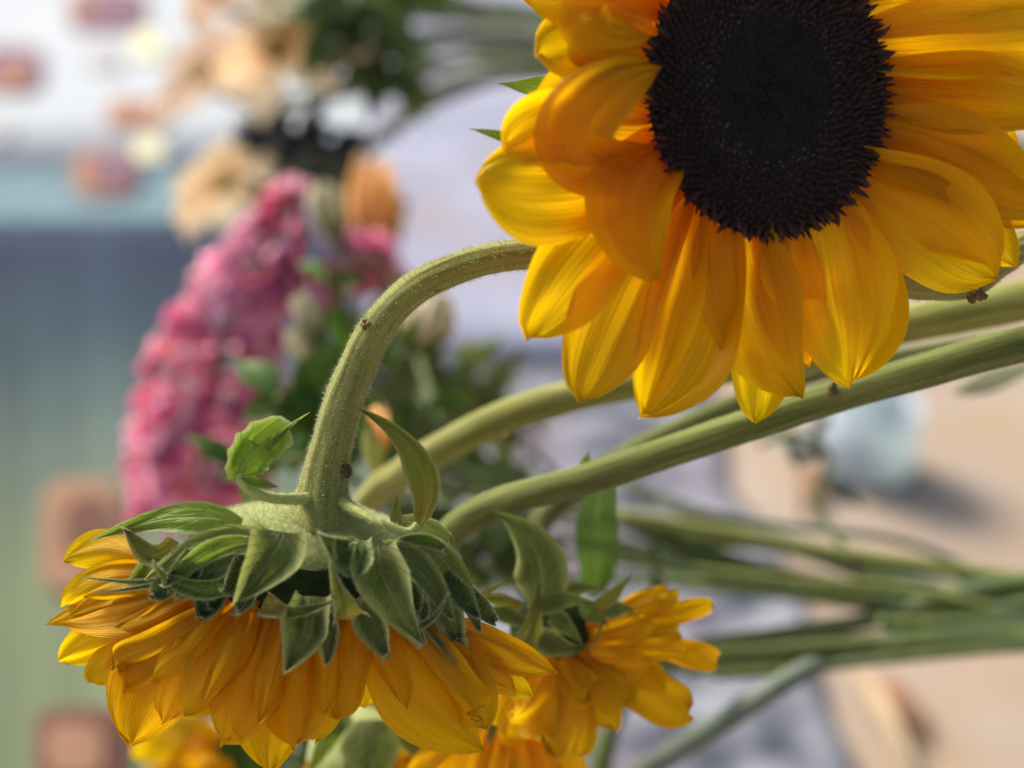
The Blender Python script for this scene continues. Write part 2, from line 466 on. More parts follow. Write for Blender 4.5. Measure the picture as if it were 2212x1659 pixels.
def dip_dye():
    """slate running into sage cloth, dyed along its length"""
    m, nt, nd, ln = newmat('dip_dyed_quilt')
    uv = nd.new('ShaderNodeUVMap')
    sep = nd.new('ShaderNodeSeparateXYZ'); ln.new(uv.outputs[0], sep.inputs[0])
    no = nd.new('ShaderNodeTexNoise'); no.inputs['Scale'].default_value = 7; no.inputs['Detail'].default_value = 5
    ln.new(uv.outputs[0], no.inputs['Vector'])
    ad = nd.new('ShaderNodeMath'); ad.operation = 'MULTIPLY_ADD'; ad.inputs[1].default_value = 0.16
    ln.new(no.outputs[0], ad.inputs[0]); ln.new(sep.outputs[1], ad.inputs[2])
    mps = nd.new('ShaderNodeMapping'); mps.inputs['Scale'].default_value = (14, 0.5, 1)  # fold shading put into the dye colour as lengthwise stripes
    ln.new(uv.outputs[0], mps.inputs[0])
    ns = nd.new('ShaderNodeTexNoise'); ns.inputs['Scale'].default_value = 1.0; ns.inputs['Detail'].default_value = 3
    ln.new(mps.outputs[0], ns.inputs['Vector'])
    cr = ramp(nd, [(0.42, (0.17, 0.21, 0.13)), (0.62, (0.105, 0.145, 0.135)), (0.80, (0.05, 0.077, 0.10)), (1.0, (0.034, 0.05, 0.088))])
    ln.new(ad.outputs[0], cr.inputs[0])
    pr = nd.new('ShaderNodeBsdfPrincipled')
    pr.inputs['Roughness'].default_value = 0.95
    pr.inputs['Specular IOR Level'].default_value = 0.1
    sm = nd.new('ShaderNodeMapRange'); sm.inputs['From Min'].default_value = 0.3; sm.inputs['From Max'].default_value = 0.7
    sm.inputs['To Min'].default_value = 0.8; sm.inputs['To Max'].default_value = 1.22
    ln.new(ns.outputs[0], sm.inputs[0])
    hv = nd.new('ShaderNodeHueSaturation'); ln.new(cr.outputs[0], hv.inputs['Color']); ln.new(sm.outputs[0], hv.inputs['Value'])
    ln.new(hv.outputs[0], pr.inputs['Base Color'])
    out = nd.new('ShaderNodeOutputMaterial'); ln.new(pr.outputs[0], out.inputs[0])
    return m


M_QDYE = dip_dye()
M_PPLUM = solid('plum_patch', (0.16, 0.08, 0.13), (0.26, 0.15, 0.20), scale=16, rough=0.9, bump=0.3, dist=0.002)
M_PRUST = solid('rust_patch', (0.33, 0.15, 0.09), (0.43, 0.21, 0.13), scale=16, rough=0.9, bump=0.3, dist=0.002)
M_PBROWN = solid('brown_patch', (0.09, 0.04, 0.03), (0.16, 0.075, 0.055), scale=16, rough=0.9, bump=0.3, dist=0.002)
M_PTAN = solid('tan_patch', (0.24, 0.13, 0.085), (0.33, 0.19, 0.12), scale=16, rough=0.9, bump=0.3, dist=0.002)
M_PYEL = solid('pale_yellow_patch', (0.74, 0.72, 0.42), (0.82, 0.80, 0.54), scale=16, rough=0.9, bump=0.3, dist=0.002)
M_PGREY = solid('grey_patch', (0.40, 0.38, 0.40), (0.50, 0.47, 0.48), scale=16, rough=0.9, bump=0.3, dist=0.002)
M_CUP = leafy('pale_blue_glass', (0.68, 0.76, 0.92), (0.72, 0.80, 0.96), (0.74, 0.82, 0.97), trans=0.55, rough=0.5, streak=0.1, bump=0.05, var=0.02)
M_DRY = solid('dry_leaf', (0.20, 0.09, 0.05), (0.34, 0.17, 0.09), scale=40, rough=0.9, bump=0.5, dist=0.002)
M_STRAW = solid('straw_strip', (0.46, 0.34, 0.22), (0.56, 0.43, 0.29), scale=40, rough=0.9, bump=0.4, dist=0.002)

# ------------------------------------------------------------------ setting: floor
def slab(name, corners, th, mat, parent=None, z0=0.0, nx=10, ny=10, wave=0.0, seed=0, jag=0.0):
    """a thin cloth / sheet lying on the floor between four floor corners (near-left, near-right, far-right, far-left)"""
    V, F, UVs = [], [], []
    a, b, c, d = corners
    for j in range(ny + 1):
        for i in range(nx + 1):
            u, v = i / nx, j / ny
            p = a.lerp(b, u).lerp(d.lerp(c, u), v)
            p = p + Vector((jag * u * (mnoise.noise(Vector((seed, p.y * 7, 1.5))) + 0.6 * mnoise.noise(Vector((seed, p.y * 19, 4.5)))), 0, 0))
            h = wave * mnoise.noise(Vector((p.x * 9 + seed, p.y * 5, seed)))
            V.append(Vector((p.x, p.y, z0 + th + abs(h))))
            UVs.append((u, v))
    n = len(V)
    for p in list(V): V.append(Vector((p.x, p.y, z0)))
    UVs = UVs + UVs
    for j in range(ny):
        for i in range(nx):
            k = j * (nx + 1) + i
            F.append((k, k + 1, k + nx + 2, k + nx + 1))
            F.append((n + k, n + k + nx + 1, n + k + nx + 2, n + k + 1))
    ring = [i for i in range(nx + 1)] + [j * (nx + 1) + nx for j in range(1, ny + 1)] + [ny * (nx + 1) + i for i in range(nx - 1, -1, -1)] + [j * (nx + 1) for j in range(ny - 1, 0, -1)]
    for q in range(len(ring)):
        r0, r1 = ring[q], ring[(q + 1) % len(ring)]
        F.append((r0, n + r0, n + r1, r1))
    return mobj(name, V, F, mat, parent, UVs)


fl = mobj('floor', [Vector((-30, -30, 0)), Vector((30, -30, 0)), Vector((30, 40, 0)), Vector((-30, 40, 0))], [(0, 1, 2, 3)], M_FLOOR, smooth=False)
tag(fl, kind='structure')

# lavender rug
rug = slab('rug', [floor_at(880, 2000), floor_at(1910, 2000), floor_at(1270, -60), floor_at(830, -60)], 0.006, M_RUG, nx=24, ny=40, wave=0.003, seed=4, jag=0.035)
tag(rug, 'speckled lavender grey rug lying on the tan floor behind the stems', 'rug')

cl = slab('cloth', [floor_at(800, 800), floor_at(1500, 800), floor_at(1240, -60), floor_at(800, -60)], 0.005, M_PALECLOTH, z0=0.011, nx=20, ny=20, wave=0.004, seed=9)
tag(cl, 'plain pale lavender cloth seen between the arched stem and the large sunflower', 'cloth')

# quilt on the left
q0 = floor_at(250, 800)
quilt = thing('quilt', Vector((q0.x, q0.y, 0)), 'patterned white, teal and slate quilt with plum patches spread on the floor', 'quilt')


def band(name, y0, y1, mat, z0, xl=-700, xr0=850, xr1=850, wave=0.004, seed=1):
    return slab(name, [floor_at(xl, y1), floor_at(xr1, y1), floor_at(xr0, y0), floor_at(xl, y0)], 0.006, mat, quilt, z0=z0, nx=24, ny=14, wave=wave, seed=seed)


band('white_panel', -420, 378, M_QWHITE, 0.001, seed=2)
band('teal_border', 380, 492, M_QTEAL, 0.001, seed=3)
band('dip_dyed_panel', 494, 2100, M_QDYE, 0.001, seed=5)


def patch(x, y, wpx, hpx, mat, inner=None, rot=0.0, z0=0.0125):
    """a rounded patch stitched on the quilt"""
    V, F = [], []
    n = 28
    c = floor_at(x, y)

    def ring(sc, z):
        for k in range(n):
            an = 2 * math.pi * k / n
            e = 0.45
            px = math.copysign(abs(math.cos(an)) ** e, math.cos(an)) * wpx / 2 * sc
            py = math.copysign(abs(math.sin(an)) ** e, math.sin(an)) * hpx / 2 * sc
            px, py = px * math.cos(rot) - py * math.sin(rot), px * math.sin(rot) + py * math.cos(rot)
            f = floor_at(x + px, y + py)
            V.append(Vector((f.x, f.y, z)))
    ring(1.0, z0 - 0.004); ring(0.99, z0 + 0.001); ring(0.9, z0 + 0.003)
    for r in range(2):
        for k in range(n):
            k2 = (k + 1) % n
            F.append((r * n + k, r * n + k2, (r + 1) * n + k2, (r + 1) * n + k))
    F.append(tuple(2 * n + k for k in range(n)))
    o = mobj('patch', V, F, mat, quilt, smooth=False)
    if inner:
        V2 = []
        dx, dy, s, m2 = inner
        for z in (z0 + 0.001, z0 + 0.006):
            for k in range(n):
                an = 2 * math.pi * k / n
                px = math.copysign(abs(math.cos(an)) ** 0.6, math.cos(an)) * wpx / 2 * s + dx
                py = math.copysign(abs(math.sin(an)) ** 0.6, math.sin(an)) * hpx / 2 * s + dy
                f = floor_at(x + px, y + py)
                V2.append(Vector((f.x, f.y, z)))
        F2 = [(k, (k + 1) % n, n + (k + 1) % n, n + k) for k in range(n)] + [tuple(n + k for k in range(n))]
        mobj('inner_patch', V2, F2, m2, o, smooth=False)
    return o


patch(235, 35, 165, 95, M_PPLUM, (-55, 0, 0.35, M_PRUST))
patch(30, 165, 130, 100, M_PPLUM, (0, 25, 0.5, M_PRUST))
patch(225, 145, 80, 40, M_PGREY)
patch(300, 262, 135, 62, M_PRUST)
patch(232, 392, 140, 96, M_PRUST, (18, 0, 0.72, M_PPLUM))
patch(325, 340, 60, 50, M_PYEL)
patch(320, 110, 60, 60, M_PYEL)
patch(0, 300, 40, 50, M_PGREY)
patch(185, 1185, 180, 250, M_PTAN, (14, -8, 0.55, M_PBROWN))
patch(180, 1650, 200, 190, M_PBROWN, (-10, 10, 0.6, M_PTAN))
patch(440, 1660, 160, 220, M_PBROWN)

# ------------------------------------------------------------------ small things on the floor
def cup_thing():
    b = floor_at(1870, 1018)
    t = thing('cup', Vector((b.x, b.y, 0)), 'pale blue glazed cup standing on the tan floor behind the lowest thick stem', 'cup')
    prof = [(0.0, 0.0), (0.034, 0.0), (0.040, 0.004), (0.043, 0.012), (0.044, 0.04), (0.044, 0.074), (0.0415, 0.074), (0.0415, 0.04), (0.039, 0.014), (0.0, 0.012)]
    V, F = [], []
    n = 36
    for r, z in prof:
        for k in range(n):
            an = 2 * math.pi * k / n
            V.append(Vector((b.x + r * math.cos(an), b.y + r * math.sin(an), z + 0.001)))
    for j in range(len(prof) - 1):
        for k in range(n):
            k2 = (k + 1) % n
            F.append((j * n + k, j * n + k2, (j + 1) * n + k2, (j + 1) * n + k))
    mobj('bowl', V, F, M_CUP, t)
    # handle
    hp = []
    for k in range(9):
        an = math.radians(-80 + 160 * k / 8)
        hp.append((Vector((b.x - 0.044 - 0.022 * math.cos(an), b.y, 0.036 + 0.018 * math.sin(an))), 0.004))
    tube('handle', M_CUP, t, hp, nu=10, sub=2, lump=0)


cup_thing()


def floor_blade(name, x0, y0, x1, y1, W, mat, label, cat, bow=0.0, h=0.008, group=None, z=0.004):
    a, b = floor_at(x0, y0), floor_at(x1, y1)
    m = (a + b) * 0.5 + Vector((bow, 0, h * 2))
    a.z = z; b.z = z
    if cat == 'straw strip': h = 0.001
    m.z = z + h * 2
    V, F, UVs = blade_geo([a, m, b], W, face=Vector((0, 0, 1)), prof=LEAF, cup=0.4, seed=int(x0), nu=6, nv=12)
    o = mobj(name, V, F, mat, None, UVs)
    return tag(o, label, cat, group)


floor_blade('dried_leaf', 1890, 1470, 2000, 1615, 0.02, M_DRY, 'long brown dried leaf lying on the tan floor at the lower right', 'dried leaf')
floor_blade('dried_leaf', 1770, 1010, 1735, 1130, 0.024, M_DRY, 'short brown dried leaf lying on the floor in front of the pale cup', 'dried leaf')
floor_blade('dried_leaf', 1890, 1035, 1865, 1085, 0.02, M_STRAW, 'small tan dried leaf close under the foot of the pale cup', 'dried leaf')
floor_blade('straw_strip', 1820, 1440, 1990, 1720, 0.02, M_STRAW, 'pale orange straw strip lying along the edge of the lavender rug', 'straw strip', z=0.012)

# ------------------------------------------------------------------ sunflowers
SUNGRP = 'sunflowers in the cut bunch'


def hairs_on(V, F, count, length, width, seed, lean=0.5, pick=None):
    """short stiff hairs scattered over a surface, as thin triangles"""
    rnd = random.Random(seed)
    tri = []
    acc = 0
    for f in F:
        if len(f) == 4:
            a = (V[f[1]] - V[f[0]]).cross(V[f[3]] - V[f[0]])
        else:
            continue
        acc += a.length
        tri.append((acc, f, a))
    HV, HF = [], []
    import bisect
    cum = [t[0] for t in tri]
    for _ in range(count):
        k = bisect.bisect(cum, rnd.random() * acc)
        if k >= len(tri): continue
        _, f, nrm = tri[k]
        if nrm.length < 1e-12: continue
        nn = nrm.normalized()
        u, v = rnd.random(), rnd.random()
        p = V[f[0]].lerp(V[f[1]], u).lerp(V[f[3]].lerp(V[f[2]], u), v)
        if pick == 'both' and rnd.random() < 0.5: nn = -nn
        dr = (nn + Vector((rnd.uniform(-1, 1), rnd.uniform(-1, 1), rnd.uniform(-1, 1))) * lean).normalized()
        s = dr.orthogonal().normalized() * (width * 0.5)
        L = length * rnd.uniform(0.5, 1.3)
        b = len(HV)
        q = dr.cross(s).normalized() * (width * 0.5)
        HV += [p - nn * 1e-5 + s, p - nn * 1e-5 - s, p - nn * 1e-5 + q, p + dr * L]
        HF += [(b, b + 1, b + 3), (b + 1, b + 2, b + 3), (b + 2, b, b + 3)]
    return HV, HF


def edge_hairs(V, nu, nv, count, length, width, seed):
    rnd = random.Random(seed)
    HV, HF = [], []
    for _ in range(count):
        side = rnd.choice((0, nu))
        j = rnd.randrange(nv)
        t = rnd.random()
        i1 = j * (nu + 1) + side
        i2 = (j + 1) * (nu + 1) + side
        inn = 1 if side == 0 else -1
        p = V[i1].lerp(V[i2], t)
        out = (V[i1] - V[i1 + inn])
        if out.length < 1e-9: continue
        dr = (out.normalized() + Vector((rnd.uniform(-1, 1), rnd.uniform(-1, 1), rnd.uniform(-1, 1))) * 0.5).normalized()
        s = dr.orthogonal().normalized() * width * 0.5
        q = dr.cross(s).normalized() * width * 0.5
        b = len(HV)
        HV += [p + s, p - s, p + q, p + dr * length * rnd.uniform(0.5, 1.3)]
        HF += [(b, b + 1, b + 3), (b + 1, b + 2, b + 3), (b + 2, b, b + 3)]
    return HV, HF


def ellipsoid(name, c, ax, r1, r2, r3, mat, parent, nu=20, nv=12, lump=0.1):
    """ax along r3"""
    ax = ax.normalized()
    a = ax.orthogonal().normalized(); b = ax.cross(a)
    V, F = [], []
    for j in range(nv + 1):
        th = math.pi * j / nv
        for i in range(nu):
            an = 2 * math.pi * i / nu
            dv = a * (math.sin(th) * math.cos(an) * r1) + b * (math.sin(th) * math.sin(an) * r2) + ax * (math.cos(th) * r3)
            V.append(c + dv * (1 + lump * mnoise.noise(dv * 120)))
    for j in range(nv):
        for i in range(nu):
            i2 = (i + 1) % nu
            F.append((j * nu + i, j * nu + i2, (j + 1) * nu + i2, (j + 1) * nu + i))
    return mobj(name, V, F, mat, parent)


def scar(x, y, d, r, parent, seed, off=0.0):
    """a rough dark node on a stem"""
    V, F = [], []
    R = r / KPX * d
    c = P(x, y, d + R * 0.75)
    R *= 0.85
    nu, nv = 18, 12
    for j in range(nv + 1):
        th = math.pi * j / nv
        for i in range(nu):
            an = 2 * math.pi * i / nu
            dv = Vector((math.sin(th) * math.cos(an), math.sin(th) * math.sin(an), math.cos(th)))
            V.append(c + dv * R * (1 + 0.55 * mnoise.noise(dv * 4.1 + Vector((0, seed, 0))) + 0.6 * mnoise.noise(dv * 1.8 + Vector((seed, 0, 0)))) * 1.2)
    for j in range(nv):
        for i in range(nu):
            i2 = (i + 1) % nu
            F.append((j * nu + i, j * nu + i2, (j + 1) * nu + i2, (j + 1) * nu + i))
    mobj('node', V, F, M_SCAR, parent)


# ---- 1. the flower facing the camera, upper right
D0 = 0.312


def pf(x, y, lay=0.0):
    if lay > -1.4: lay += 5.5 * max(0.0, (1380 - x) / 340.0) + 2.5 * max(0.0, (x - 1960) / 250.0)
    return P(x, y, D0 + (x - 1660) * 1.6e-5 - lay * 0.0016)


FC = (1660, 190)
sf = thing('sunflower', pf(1660, 190, -3), 'large open sunflower facing the camera, its dark disc ringed by yellow petals', 'sunflower', SUNGRP)
# (points..., width px, options)
front = [
    # lower right, right
    ([(1800, 400, 1.5), (1985, 450, 3), (2150, 600, 2)], 205, dict(prof=ROUND, cup=0.35)),
    ([(1850, 400, 0), (2060, 440, 0.5), (2190, 575, 0)], 150, dict(cup=0.5)),
    ([(1850, 300, 1.5), (2070, 320, 3), (2265, 455, 2)], 165, dict(cup=0.5)),
    ([(1880, 330, 0), (2080, 380, 0), (2235, 480, -1)], 140, dict(cup=0.5)),
    ([(1880, 230, -0.5), (2060, 250, -0.5), (2205, 350, -1)], 140, dict(cup=0.4)),
    ([(1870, 190, 1.5), (2090, 190, 3.4), (2310, 245, 2)], 150, dict(cup=0.5)),
    ([(1890, 130, -0.5), (2080, 120, -0.5), (2250, 165, -1)], 130, dict(cup=0.5)),
    ([(1870, 80, 1.2), (2100, 70, 3.0), (2330, 80, 2)], 170, dict(cup=0.5)),
    ([(1860, 0, 0.5), (2080, -40, 1.8), (2320, -10, 1)], 170, dict(cup=0.5)),
    ([(1820, -60, 1), (2020, -160, 3), (2200, -200, 1)], 170, dict(cup=0.5)),
    # bottom
    ([(1765, 440, 2), (1800, 620, 3.5), (1833, 836, 2)], 225, dict(prof=(0.42, 0.4, 1.7, 0.8), cup=0.3)),
    ([(1830, 450, 0), (1905, 640, 0.5), (1846, 822, 0)], 140, dict(cup=0.4, skew=-0.1)),
    ([(1570, 470, 2), (1580, 690, 3.6), (1732, 858, 2)], 180, dict(prof=(0.45, 0.45, 1.7, 0.8), cup=0.4)),
    ([(1670, 470, 0.5), (1700, 660, 1), (1748, 790, 0.5)], 130, dict(cup=0.4)),
    ([(1650, 500, -0.5), (1660, 720, -0.5), (1630, 912, -1)], 115, dict(cup=0.4, prof=ROUND)),
    ([(1500, 470, 0.5), (1530, 730, 0.4), (1383, 900, -0.5)], 190, dict(cup=0.45, prof=(0.6, 0.4, 1.8, 0.75))),
    ([(1470, 460, 1.5), (1430, 700, 2.6), (1392, 884, 1)], 112, dict(cup=0.9)),
    ([(1430, 440, 1), (1330, 640, 1.5), (1250, 868, 0.5)], 150, dict(cup=0.4, prof=(0.6, 0.4, 2.2, 0.6))),
    ([(1410, 420, 0.5), (1250, 540, 0.5), (1140, 735, 0)], 150, dict(cup=0.5, prof=ROUND)),
    ([(1400, 330, 2), (1280, 440, 6), (1420, 602, 5)], 158, dict(cup=0.6, prof=(0.45, 0.5, 1.8, 0.7))),
    # left
    ([(1400, 390, 1), (1210, 440, 2.4), (1030, 390, 1)], 190, dict(cup=0.45, prof=(0.62, 0.35, 2.3, 0.6))),
    ([(1400, 310, 1.5), (1240, 240, 2.6), (1090, 320, 1)], 150, dict(cup=0.5, prof=ROUND)),
    ([(1400, 400, 0), (1150, 430, 4), (1200, 190, 6.5), (1428, 145, 6.2)], 132, dict(cup=0.3, twist=0.0, prof=(0.6, 0.5, 1.9, 0.7))),
    ([(1400, 220, 0.5), (1280, 190, 1), (1160, 215, 0)], 140, dict(cup=0.5)),
    ([(1410, 130, 1.2), (1280, 90, 2.4), (1160, 118, 1)], 150, dict(cup=0.45, prof=ROUND)),
    ([(1410, 150, 2), (1260, 90, 4), (1265, 150, 3)], 130, dict(cup=0.6, prof=ROUND)),
    ([(1410, 30, 1.0), (1260, -20, 2.4), (1130, -8, 1)], 130, dict(cup=0.5, prof=ROUND)),
    ([(1420, -10, 0), (1190, -40, 3), (1200, 100, 5.5), (1402, 84, 5.2)], 96, dict(cup=0.3, twist=0.0)),
    ([(1420, -30, 1), (1280, -90, 2), (1150, -120, 1)], 140, dict(cup=0.5)),
    ([(1470, -90, 1), (1380, -220, 3), (1300, -340, 1)], 150, dict(cup=0.5)),
    ([(1530, -120, 1), (1490, -280, 3), (1450, -430, 1)], 150, dict(cup=0.5)),
    ([(1610, -130, 0), (1600, -300, 1), (1580, -470, 0)], 150, dict(cup=0.5)),
    ([(1680, -130, 1), (1700, -300, 3), (1710, -470, 1)], 150, dict(cup=0.5)),
    ([(1760, -110, 0), (1820, -260, 1), (1880, -420, 0)], 150, dict(cup=0.5)),
    ([(1800, -90, 1), (1920, -230, 3), (2020, -360, 1)], 150, dict(cup=0.5)),
]
for k, (pp, W, kw) in enumerate(front):
    kw = dict(kw)
    kw.setdefault('twist', random.Random(k).uniform(-0.35, 0.35))
    bx, by, bl = pp[0]
    bx, by = bx + (1660 - bx) * 0.2, by + (195 - by) * 0.2
    kw.setdefault('ridge', 0.07)
    kw.setdefault('tipn', 0.15)
    blade('petal', M_PETAL, sf, [pf(*q) for q in [(bx, by, min(bl, 0.0))] + pp[1:]], 1.24 * W / KPX * D0, seed=100 + k, nu=12, nv=22, **kw)

# green back bracts seen past the petals
for k, (pp, W) in enumerate([([(1235, 190, -1.5), (1140, 190, -2), (1072, 178, -2)], 48),
                             ([(1180, 320, -1.5), (1090, 295, -2), (1012, 277, -2)], 36),
                             ([(1925, 520, -1.5), (1928, 590, -2), (1947, 632, -2)], 22),
                             ([(1760, 520, -2), (1800, 640, -3), (1820, 720, -3)], 60),
                             ([(1500, 500, -2), (1450, 600, -3), (1430, 700, -3)], 60),
                             ([(1330, 120, -2), (1220, 40, -3), (1085, -60, -4)], 110)]):
    blade('bract', M_LEAF_BRIGHT if k != 2 else M_BRACT, sf, [pf(*q) for q in pp], W / KPX * D0, prof=BRACT, cup=0.4, seed=300 + k, nu=6, nv=12)
# back of the head and its stem
tube('stem', M_STEM, sf, [(pf(1680, 250, -4), 0.010), (P(1760, 330, .335), 0.0045), (P(1950, 430, .345), 0.0036), (P(2300, 470, .35), 0.0036), (P(2700, 560, .36), 0.0036)], nu=14)
nF = (-FW + RT * 0.16).normalized()
ellipsoid('receptacle', pf(1660, 195, -2.2), nF, 0.0275, 0.0275, 0.0045, M_RECEP, sf, nu=32, lump=0.04)
eR = (RT - nF * RT.dot(nF)).normalized()
eU = nF.cross(eR)
pxm = D0 / KPX
dc = pf(1660, 195, 2)


def disc_pt(r, an, h=0.0):
    """r in units of the disc radius"""
    return dc + eR * (r * math.cos(an) * 266 * pxm) + eU * (r * math.sin(an) * 315 * pxm) + nF * ((0.0045 * (1 - r * r) - 0.0022 * math.exp(-(r / 0.45) ** 2 * 2)) + h)


V, F = [], []
nr, na = 16, 64
for j in range(nr + 1):
    for i in range(na):
        V.append(disc_pt(0.02 + 0.98 * j / nr, 2 * math.pi * i / na))
for j in range(nr):
    for i in range(na):
        i2 = (i + 1) % na
        F.append((j * na + i, j * na + i2, (j + 1) * na + i2, (j + 1) * na + i))
F.append(tuple(reversed(range(na))))
disc = mobj('disc', V, F, M_DISC, sf)


def cone(V, F, p, dr, L, r, n=5, hook=None):
    s = dr.orthogonal().normalized()
    q = dr.cross(s)
    b = len(V)
    for lv, rr in ((0, 1.0), (0.6, 0.8)):
        for k in range(n):
            an = 2 * math.pi * k / n
            c = p + dr * (L * lv)
            if hook is not None: c = c + hook * lv * lv
            V.append(c + (s * math.cos(an) + q * math.sin(an)) * r * rr)
    t = p + dr * L
    if hook is not None: t = t + hook
    V.append(t)
    for k in range(n):
        k2 = (k + 1) % n
        F.append((b + k, b + k2, b + n + k2, b + n + k))
        F.append((b + n + k, b + n + k2, b + 2 * n))


rnd = random.Random(5)
fv, ff, ov, of, cv, cf = [], [], [], [], [], []
GA = math.pi * (3 - math.sqrt(5))
NF = 1500
for k in range(NF):
    r = math.sqrt((k + 0.5) / NF)
    an = k * GA
    rad = eR * math.cos(an) + eU * math.sin(an)
    p = disc_pt(r, an, -0.0004)
    jit = Vector((rnd.uniform(-1, 1), rnd.uniform(-1, 1), rnd.uniform(-1, 1)))
    if r < 0.48:
        cone(cv, cf, p, (nF + jit * 0.12 - rad * 0.25).normalized(), rnd.uniform(0.0008, 0.0021), 0.00046, 5)
    elif r < 0.62 and rnd.random() < 0.42:
        cone(ov, of, p, (nF + jit * 0.4).normalized(), rnd.uniform(0.0012, 0.0024), 0.00028, 4)
    else:
        tt = (r - 0.5) / 0.5
        cone(fv, ff, p, (nF + rad * (0.1 + 0.9 * tt) + jit * 0.3).normalized(), rnd.uniform(0.0018, 0.0034), 0.00042, 5)
mobj('centre_florets', cv, cf, M_DISC, disc, kind='stuff')
mobj('pollen_florets', ov, of, M_POLLEN, disc, kind='stuff')
mobj('disc_florets', fv, ff, M_FLORET, disc, kind='stuff')
for k in range(84):
    an = 2 * math.pi * (k + rnd.uniform(-0.3, 0.3)) / 84
    rad = eR * math.cos(an) + eU * math.sin(an)
    tg = -eR * math.sin(an) + eU * math.cos(an)
    V, F = [], []
    cone(V, F, disc_pt(rnd.uniform(0.90, 0.97), an), (rad + nF * rnd.uniform(0.15, 0.7) + tg * rnd.uniform(-0.4, 0.4)).normalized(), rnd.uniform(0.0030, 0.0052), rnd.uniform(0.0006, 0.0009), 6, hook=tg * rnd.uniform(-0.0012, 0.0012))
    mobj('rim_floret', V, F, M_FLORET, disc)

# ---- 2. the drooping flower, lower left, in focus
DL = 0.330


def dl(x, lay=0.0):
    q = ((x - 680) / 400.0) ** 2
    return DL - 0.013 * math.sqrt(max(0.0, 1 - q)) - lay * 0.0013


def pl(x, y, lay=0.0):
    return P(x, y, dl(x, lay))


sl = thing('sunflower', P(690, 1160, DL), 'drooping sunflower seen from behind, green bracts over hanging petals on an arched stem', 'sunflower', SUNGRP)
stem_l = dpts([(2600, 480, 30, .336), (2260, 520, 31, .335), (2165, 562, 32, .335), (2095, 610, 33, .335), (2000, 614, 33, .335), (1930, 610, 33, .334), (1600, 588, 33, .333), (1320, 558, 33, .331),
               (1190, 547, 33, .330), (1080, 556, 33, .328), (960, 590, 34, .326), (870, 645, 36, .325), (805, 725, 37, .325), (765, 810, 39, .325), (733, 900, 43, .325), (712, 980, 45, .326),
               (702, 1045, 49, .3265), (697, 1090, 60, .327), (693, 1125, 82, .328), (690, 1150, 110, .330)])
SV, SF, SU = tube_geo(stem_l, nu=40, ribs=9, ribamp=0.035, lump=0.12, seed=3)
stl = mobj('stem', SV, SF, M_STEM, sl, SU)
HV, HF = hairs_on(SV, SF, 34000, 0.0010, 0.00007, 8, lean=0.6)
mobj('stem_hairs', HV, HF, M_FUZZ, stl, kind='stuff', smooth=False)
scar(2108, 634, .331, 17, sl, 1)
scar(793, 704, .3215, 13, sl, 2)
scar(1152, 527, .3265, 9, sl, 3)
scar(748, 1018, .323, 12, sl, 4)
scar(783, 868, .3245, 9, sl, 5)
scar(944, 622, .3235, 8, sl, 6)
# receptacle: lathe along the drooping axis
ax_i = Vector((-0.13, 0.99))
aw = (RT * ax_i.x - UP * ax_i.y + FW * 0.22).normalized()
e1 = (RT - aw * RT.dot(aw)).normalized()
e2 = aw.cross(e1)
pm = DL / KPX
r0 = P(699, 1056, DL - 0.001)
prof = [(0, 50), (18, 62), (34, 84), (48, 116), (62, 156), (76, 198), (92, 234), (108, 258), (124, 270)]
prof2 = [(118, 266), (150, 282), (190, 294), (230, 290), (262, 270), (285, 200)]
V, F = [], []
nn = 48
for h, r in prof:
    for k in range(nn):
        an = 2 * math.pi * k / nn
        lump = 1 + 0.05 * mnoise.noise(Vector((math.cos(an) * 2, math.sin(an) * 2, h * 0.03)))
        V.append(r0 + aw * (h * pm) + (e1 * math.cos(an) + e2 * math.sin(an) * 0.62) * (r * pm * lump))
for j in range(len(prof) - 1):
    for k in range(nn):
        k2 = (k + 1) % nn
        F.append((j * nn + k, j * nn + k2, (j + 1) * nn + k2, (j + 1) * nn + k))
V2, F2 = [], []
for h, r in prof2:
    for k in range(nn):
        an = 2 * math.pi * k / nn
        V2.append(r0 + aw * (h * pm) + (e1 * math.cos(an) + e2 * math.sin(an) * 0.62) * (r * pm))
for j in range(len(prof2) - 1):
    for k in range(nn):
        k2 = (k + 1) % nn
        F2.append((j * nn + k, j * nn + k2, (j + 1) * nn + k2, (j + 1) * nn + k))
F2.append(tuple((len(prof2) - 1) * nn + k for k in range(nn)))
mobj('shaded_calyx', V2, F2, M_CALYX_SHADE, sl, [(0.5, 0.5)] * len(V2))  # lower receptacle, its colour carrying the shade under the bracts
rec = mobj('receptacle', V, F, M_RECEP, sl)
HV, HF = hairs_on(V, F, 9000, 0.0009, 0.00007, 9, lean=0.5)
mobj('receptacle_hairs', HV, HF, M_FUZZ, rec, kind='stuff', smooth=False)

